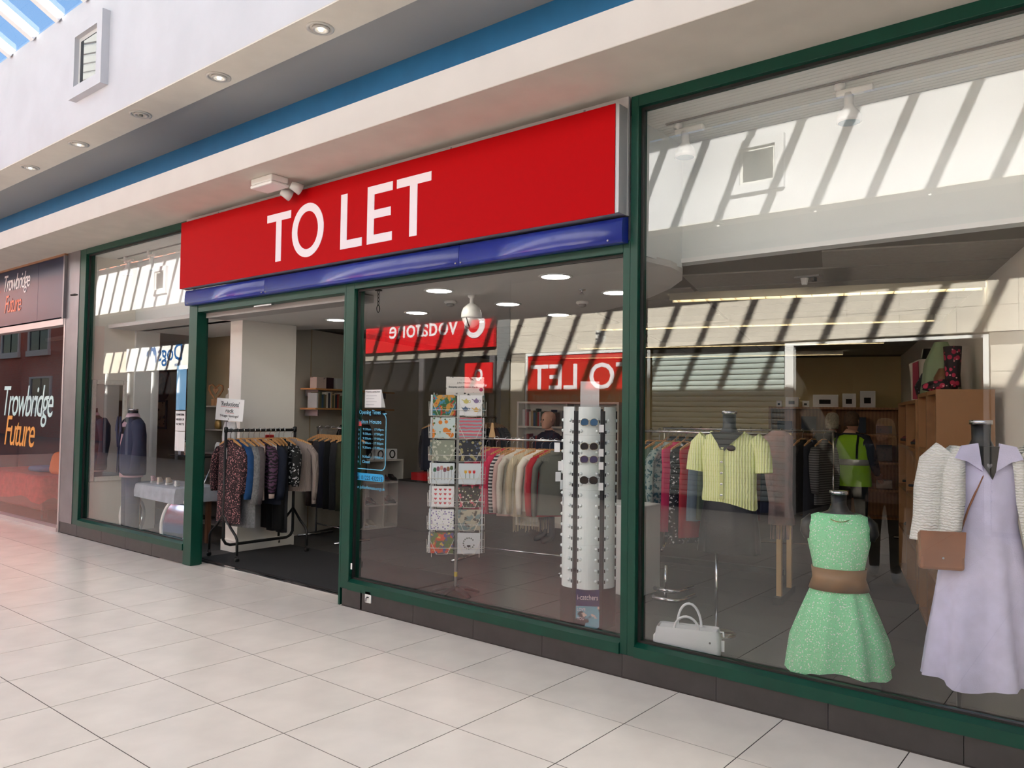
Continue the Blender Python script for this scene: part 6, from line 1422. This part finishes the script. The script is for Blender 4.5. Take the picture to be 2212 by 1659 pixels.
def head(par, z, skin, hair_m, hair='short', yaw=0.0, bald=False, h=.225, cx=0.0, cy=-.01):
    M = Matrix.Translation((cx, cy, z)) @ Matrix.Rotation(yaw, 4, 'Z')
    k = h / .225
    r = [(.0, .035, .045, -.035), (.02, .05, .062, -.025), (.06, .064, .082, -.01), (.11, .072, .092, 0), (.15, .074, .096, .004), (.19, .064, .085, .006), (.215, .04, .055, .006), (.225, .012, .018, .006)]
    hd_ = MB().rings([ring_pts(a * k, b * k, c * k, 0, d * k, 24) for a, b, c, d in r], cap0=True, cap1=True)
    hd_.rings([[(-.012 * k, -.088 * k, .12 * k), (.012 * k, -.088 * k, .12 * k), (.008 * k, -.09 * k, .125 * k), (-.008 * k, -.09 * k, .125 * k)], [(-.016 * k, -.092 * k, .082 * k), (.016 * k, -.092 * k, .082 * k), (.008 * k, -.112 * k, .088 * k), (-.008 * k, -.112 * k, .088 * k)], [(-.01 * k, -.088 * k, .076 * k), (.01 * k, -.088 * k, .076 * k), (.006 * k, -.098 * k, .076 * k), (-.006 * k, -.098 * k, .076 * k)]], cap0=True, cap1=True)
    for s in (-1, 1): hd_.rings([[(s * (.072 + dx) * k, (.01 + dy) * k, (.105 + dz) * k) for dy, dz in ((-.012, 0), (-.008, .03), (.014, .032), (.012, .0), (0, -.02))] for dx in (-.006, .012)], cap0=True, cap1=True)
    ho = hd_.xf(M).build('head', skin, par, True)
    for s in (-1, 1):
        MB().lathe([(.009 * k, -.004), (.011 * k, 0), (.006 * k, .005)], 10).xf(M @ Matrix.Translation((s * .03 * k, -.083 * k, .115 * k)) @ Matrix.Rotation(PI / 2, 4, 'X')).build('eye', m_ink, ho, True)
    MB().box(-.022 * k, .022 * k, -.086 * k, -.079 * k, .046 * k, .053 * k).xf(M).build('mouth', mat('lips', (160, 92, 88), .5), ho)
    if not bald:
        rings = []
        for a, b, c, d in ((.235, .02, .03, .008), (.222, .055, .07, .008), (.19, .076, .096, .010), (.15, .083, .104, .014), (.11, .084, .104, .022), (.06, .08, .09, .034)):
            pts = ring_pts(a * k, b * k, c * k, 0, d * k, 24, .02, 9)
            pts = [(x, max(y_, (-.062 if a < .17 else -.2) * k) if a < .16 else y_, z_) for x, y_, z_ in pts]
            if a < .14: pts = [(x, max(y_, -.01 * k), z_) for x, y_, z_ in pts]
            rings.append(pts)
        if hair == 'long':
            for a, b, c, d in ((0.0, .085, .075, .05), (-.10, .09, .06, .06), (-.22, .075, .045, .07), (-.30, .04, .025, .075)):
                rings.append([(x, max(y_, .0), z_) for x, y_, z_ in ring_pts(a * k, b * k, c * k, 0, d * k, 24, .04, 9)])
        elif hair == 'bob':
            rings.append([(x, max(y_, -.005), z_) for x, y_, z_ in ring_pts(0.02 * k, .074 * k, .08 * k, 0, .03 * k, 24, .05, 9)])
        hb_ = MB().rings(rings, cap0=True, cap1=True)
        if hair == 'bun': hb_.lathe([(.0, -.03), (.022, -.02), (.03, 0), (.022, .02), (.0, .03)], 12, (0, .12 * k, .12 * k))
        hb_.xf(M).build('hair', hair_m, par, True)
    return ho
def hand(mb, p, d, s, k=1.0, curl=.5):
    """Five fingers added to a mesh at wrist end p pointing along d; s = -1 left, 1 right."""
    d = Vector(d).normalized(); side = Vector((0, -1, 0)) if abs(d.y) < .8 else Vector((s, 0, 0)); side = (side - d * side.dot(d)).normalized(); nrm = d.cross(side)
    p = Vector(p)
    mb.tube([p - d * .02, p + d * .03, p + d * .08], [.022, .034, .036], 10, flat=.5)
    for i, L in enumerate((.068, .078, .072, .056)):
        b = p + d * .075 + side * (.026 - .0175 * i)
        m1 = b + d * L * .5 + nrm * (-s) * L * curl * .25; e = b + d * L * .85 + nrm * (-s) * L * curl * .9
        mb.tube([b, m1, e], [.009, .0085, .0065], 7)
    b = p + d * .025 + side * .03
    mb.tube([b, b + side * .022 + d * .025, b + side * .02 + d * .055 + nrm * (-s) * .015], [.011, .0095, .007], 7)
def person(label, loc, rz, top, legs, shoes, H=1.65, hair_m=None, hair='short', bald=False, yaw=0.0, arms=None, stride=0.0, coat=None, extra=None, width=1.0):
    t = thing('person', label, 'person', loc, rz)
    k = H / 1.70
    sh = 1.40 * k; hip = .90 * k
    A = arms or {'L': ((-.24, .0, 1.12), (-.26, -.06, .86)), 'R': ((.24, .0, 1.12), (.26, -.06, .86))}
    J = {'pelvis': (0, 0, .93 * k), 'waist': (0, 0, 1.06 * k), 'chest': (0, .005, 1.25 * k), 'neck0': (0, .01, 1.42 * k), 'neck1': (0, 0, 1.50 * k)}
    E = [('pelvis', 'waist'), ('waist', 'chest'), ('chest', 'neck0'), ('neck0', 'neck1')]
    R = {'pelvis': (.17 * width, .125 * width), 'waist': (.15 * width, .115 * width), 'chest': (.175 * width, .12 * width), 'neck0': (.07, .065), 'neck1': (.052, .055)}
    for s, n in ((-1, 'L'), (1, 'R')):
        e, w = A[n]
        J.update({'sh' + n: (s * .175 * width, .01, 1.37 * k), 'el' + n: tuple(c * (k if i == 2 else 1) for i, c in enumerate(e)), 'wr' + n: tuple(c * (k if i == 2 else 1) for i, c in enumerate(w)),
                  'hip' + n: (s * .095, 0, .86 * k), 'kn' + n: (s * .10, -.03 + s * stride * .4, .48 * k), 'an' + n: (s * .10, s * stride, .085 * k), 'toe' + n: (s * .11, s * stride - .15, .04 * k)})
        E += [('chest', 'sh' + n), ('sh' + n, 'el' + n), ('el' + n, 'wr' + n), ('pelvis', 'hip' + n), ('hip' + n, 'kn' + n), ('kn' + n, 'an' + n), ('an' + n, 'toe' + n)]
        R.update({'sh' + n: .075, 'el' + n: .056, 'wr' + n: .038, 'hip' + n: .10, 'kn' + n: .068, 'an' + n: .05, 'toe' + n: .038})
    def mf(c):
        if c.z > 1.455 * k and abs(c.x) < .1: return 0
        if c.z < .075 * k + .03 and c.z < .11: return 3
        if c.z < .92 * k and abs(c.x) < .21: return 2
        return 1
    bo = skin_body('body', J, E, R, [m_skin, top, legs, shoes], mf, t)
    head(t, 1.475 * k, m_skin, hair_m, hair, yaw, bald, .225 * max(k, .95))
    for s, n in ((-1, 'L'), (1, 'R')):
        w = Vector(J['wr' + n]); e = Vector(J['el' + n]); mb = MB(); hand(mb, w, w - e, s)
        mb.build('hand', m_skin, t, True)
    if coat:
        m_c, z0, fl = coat
        MB().rings([ring_pts(1.43 * k, .10, .085, n=28), ring_pts(1.39 * k, .20 * width, .125, n=28), ring_pts(1.25 * k, .215 * width, .15, n=28), ring_pts(1.05 * k, .20 * width, .15, n=28), ring_pts(.9 * k, .225 * width, .165, n=28, fold=.02), ring_pts(z0 * k, .225 * width * fl, .17 * fl, n=28, fold=.04)], cap0=True).build('coat_body', m_c, t, True)
    if extra: extra(t, k)
    return t
m_greyh = mat('grey_hair', (196, 188, 168), .8, var=.2, vscale=60); m_blond = mat('blond_hair', (196, 160, 104), .7, var=.25, vscale=60); m_brownh = mat('brown_hair', (92, 70, 52), .7, var=.2, vscale=60)
person('person with grey hair in a dark coat standing with back to the window', (1.42, 6.05, 0), PI + .1, m_blackc, m_charc, m_bs, 1.63, m_greyh, 'bob', coat=(m_blackc, .62, 1.12))
m_hv = mat('hi_vis', (150, 206, 30), .6); m_rf = mat('reflective', (176, 178, 176), .3, .3)
def vest(t, k):
    v = MB().rings([ring_pts(1.43 * k, .11, .09, n=28), ring_pts(1.38 * k, .205, .135, n=28), ring_pts(1.25 * k, .215, .155, n=28), ring_pts(1.05 * k, .21, .155, n=28), ring_pts(.82 * k, .22, .165, n=28, fold=.02)]).build('vest', m_hv, t, True)
    MB().rings([ring_pts(1.14 * k, .217, .158, n=28), ring_pts(1.13 * k, .219, .160, n=28), ring_pts(1.08 * k, .217, .160, n=28), ring_pts(1.07 * k, .213, .157, n=28)]).build('reflective_band', m_rf, v, True)
    for s in (-1, 1): MB().tube([(s * .12, .10, 1.42 * k), (s * .13, .155, 1.30 * k), (s * .13, .165, 1.15 * k)], .028, 8, flat=.25).build('reflective_strap', m_navyc, v, True)
person('person in a bright yellow green hi-vis vest seen from behind in the shop', (1.82, 5.45, 0), PI - .15, m_navyc, m_blackc, m_bs, 1.64, m_brownh, 'short', extra=vest, arms={'L': ((-.25, -.0, 1.10), (-.22, -.18, .95)), 'R': ((.25, -.05, 1.10), (.27, -.20, .98))})
ws = tag(MB().tube([(0, 0, 0), (0, 0, .86), (0, -.02, .90), (0, -.07, .91), (0, -.10, .89)], [.011, .011, .012, .012, .011], 8).build('walking_stick', m_woodc, None, True, loc=(1.56, 5.62, 0)), 'brown wooden walking stick held beside the hi-vis vest', 'walking stick')
def leopard(t, k):
    MB().rings([ring_pts(1.40 * k, .12, .10, n=24), ring_pts(1.2 * k, .188, .138, n=24), ring_pts(1.0 * k, .18, .14, n=24), ring_pts(.82 * k, .20, .15, n=24)]).build('leopard_top', mat_print('leopard', (150, 128, 116), [((36, 30, 30), .3)], 26), t, True)
    for s in (-1, 1): MB().rings([[(s * .09, -.12, z), (s * .205, -.05, z), (s * .21, .12, z), (s * .02, .16, z), (s * .02, .15, z), (s * .19, .10, z), (s * .19, -.04, z), (s * .09, -.105, z)] for z in (1.40 * k, 1.1 * k, .84 * k)], cap0=True, cap1=True).build('jacket_half', mat('teal_jacket', (40, 58, 66), .8), t)
person('person with long blond hair in leopard top and dark jacket walking in the mall', (2.47, -4.09, 0), PI - .2, mat('teal_jacket', (40, 58, 66)), m_blackc, m_whitem, 1.56, m_blond, 'long', yaw=.7, stride=.16, extra=leopard, arms={'L': ((-.25, -.05, 1.1), (-.05, -.24, 1.05)), 'R': ((.25, -.05, 1.1), (.08, -.25, 1.02))})
sb = thing('shoulder_bag', 'dark teal bag on the arm of the blond haired person', 'bag', (2.76, -4.05, .72), .2)
MB().rings([ring_pts(0, .15, .07, n=18), ring_pts(.14, .16, .08, n=18), ring_pts(.30, .12, .04, n=18)], cap0=True, cap1=True).build('bag_body', mat('teal_bag', (44, 66, 74), .6), sb, True)
MB().tube([(-.10, 0, .28), (-.08, 0, .45), (-.05, 0, .55), (.0, 0, .45), (.08, 0, .28)], .008, 6).build('strap', mat('teal_bag', (44, 66, 74)), sb, True)
person('bald person in a navy jacket facing the window behind the knitwear rail', (-1.20, 3.62, 0), -.5, m_navyc, m_charc, m_bs, 1.60, None, bald=True, coat=(m_navyc, .70, 1.05))
person('person with tied back hair in black beside the book shelves', (-3.50, 2.50, 0), -PI / 2 - .3, m_blackc, m_charc, m_bs, 1.66, m_brownh, 'bun', arms={'L': ((-.23, -.04, 1.12), (-.20, -.16, .98)), 'R': ((.23, -.04, 1.12), (.20, -.16, 1.0))})
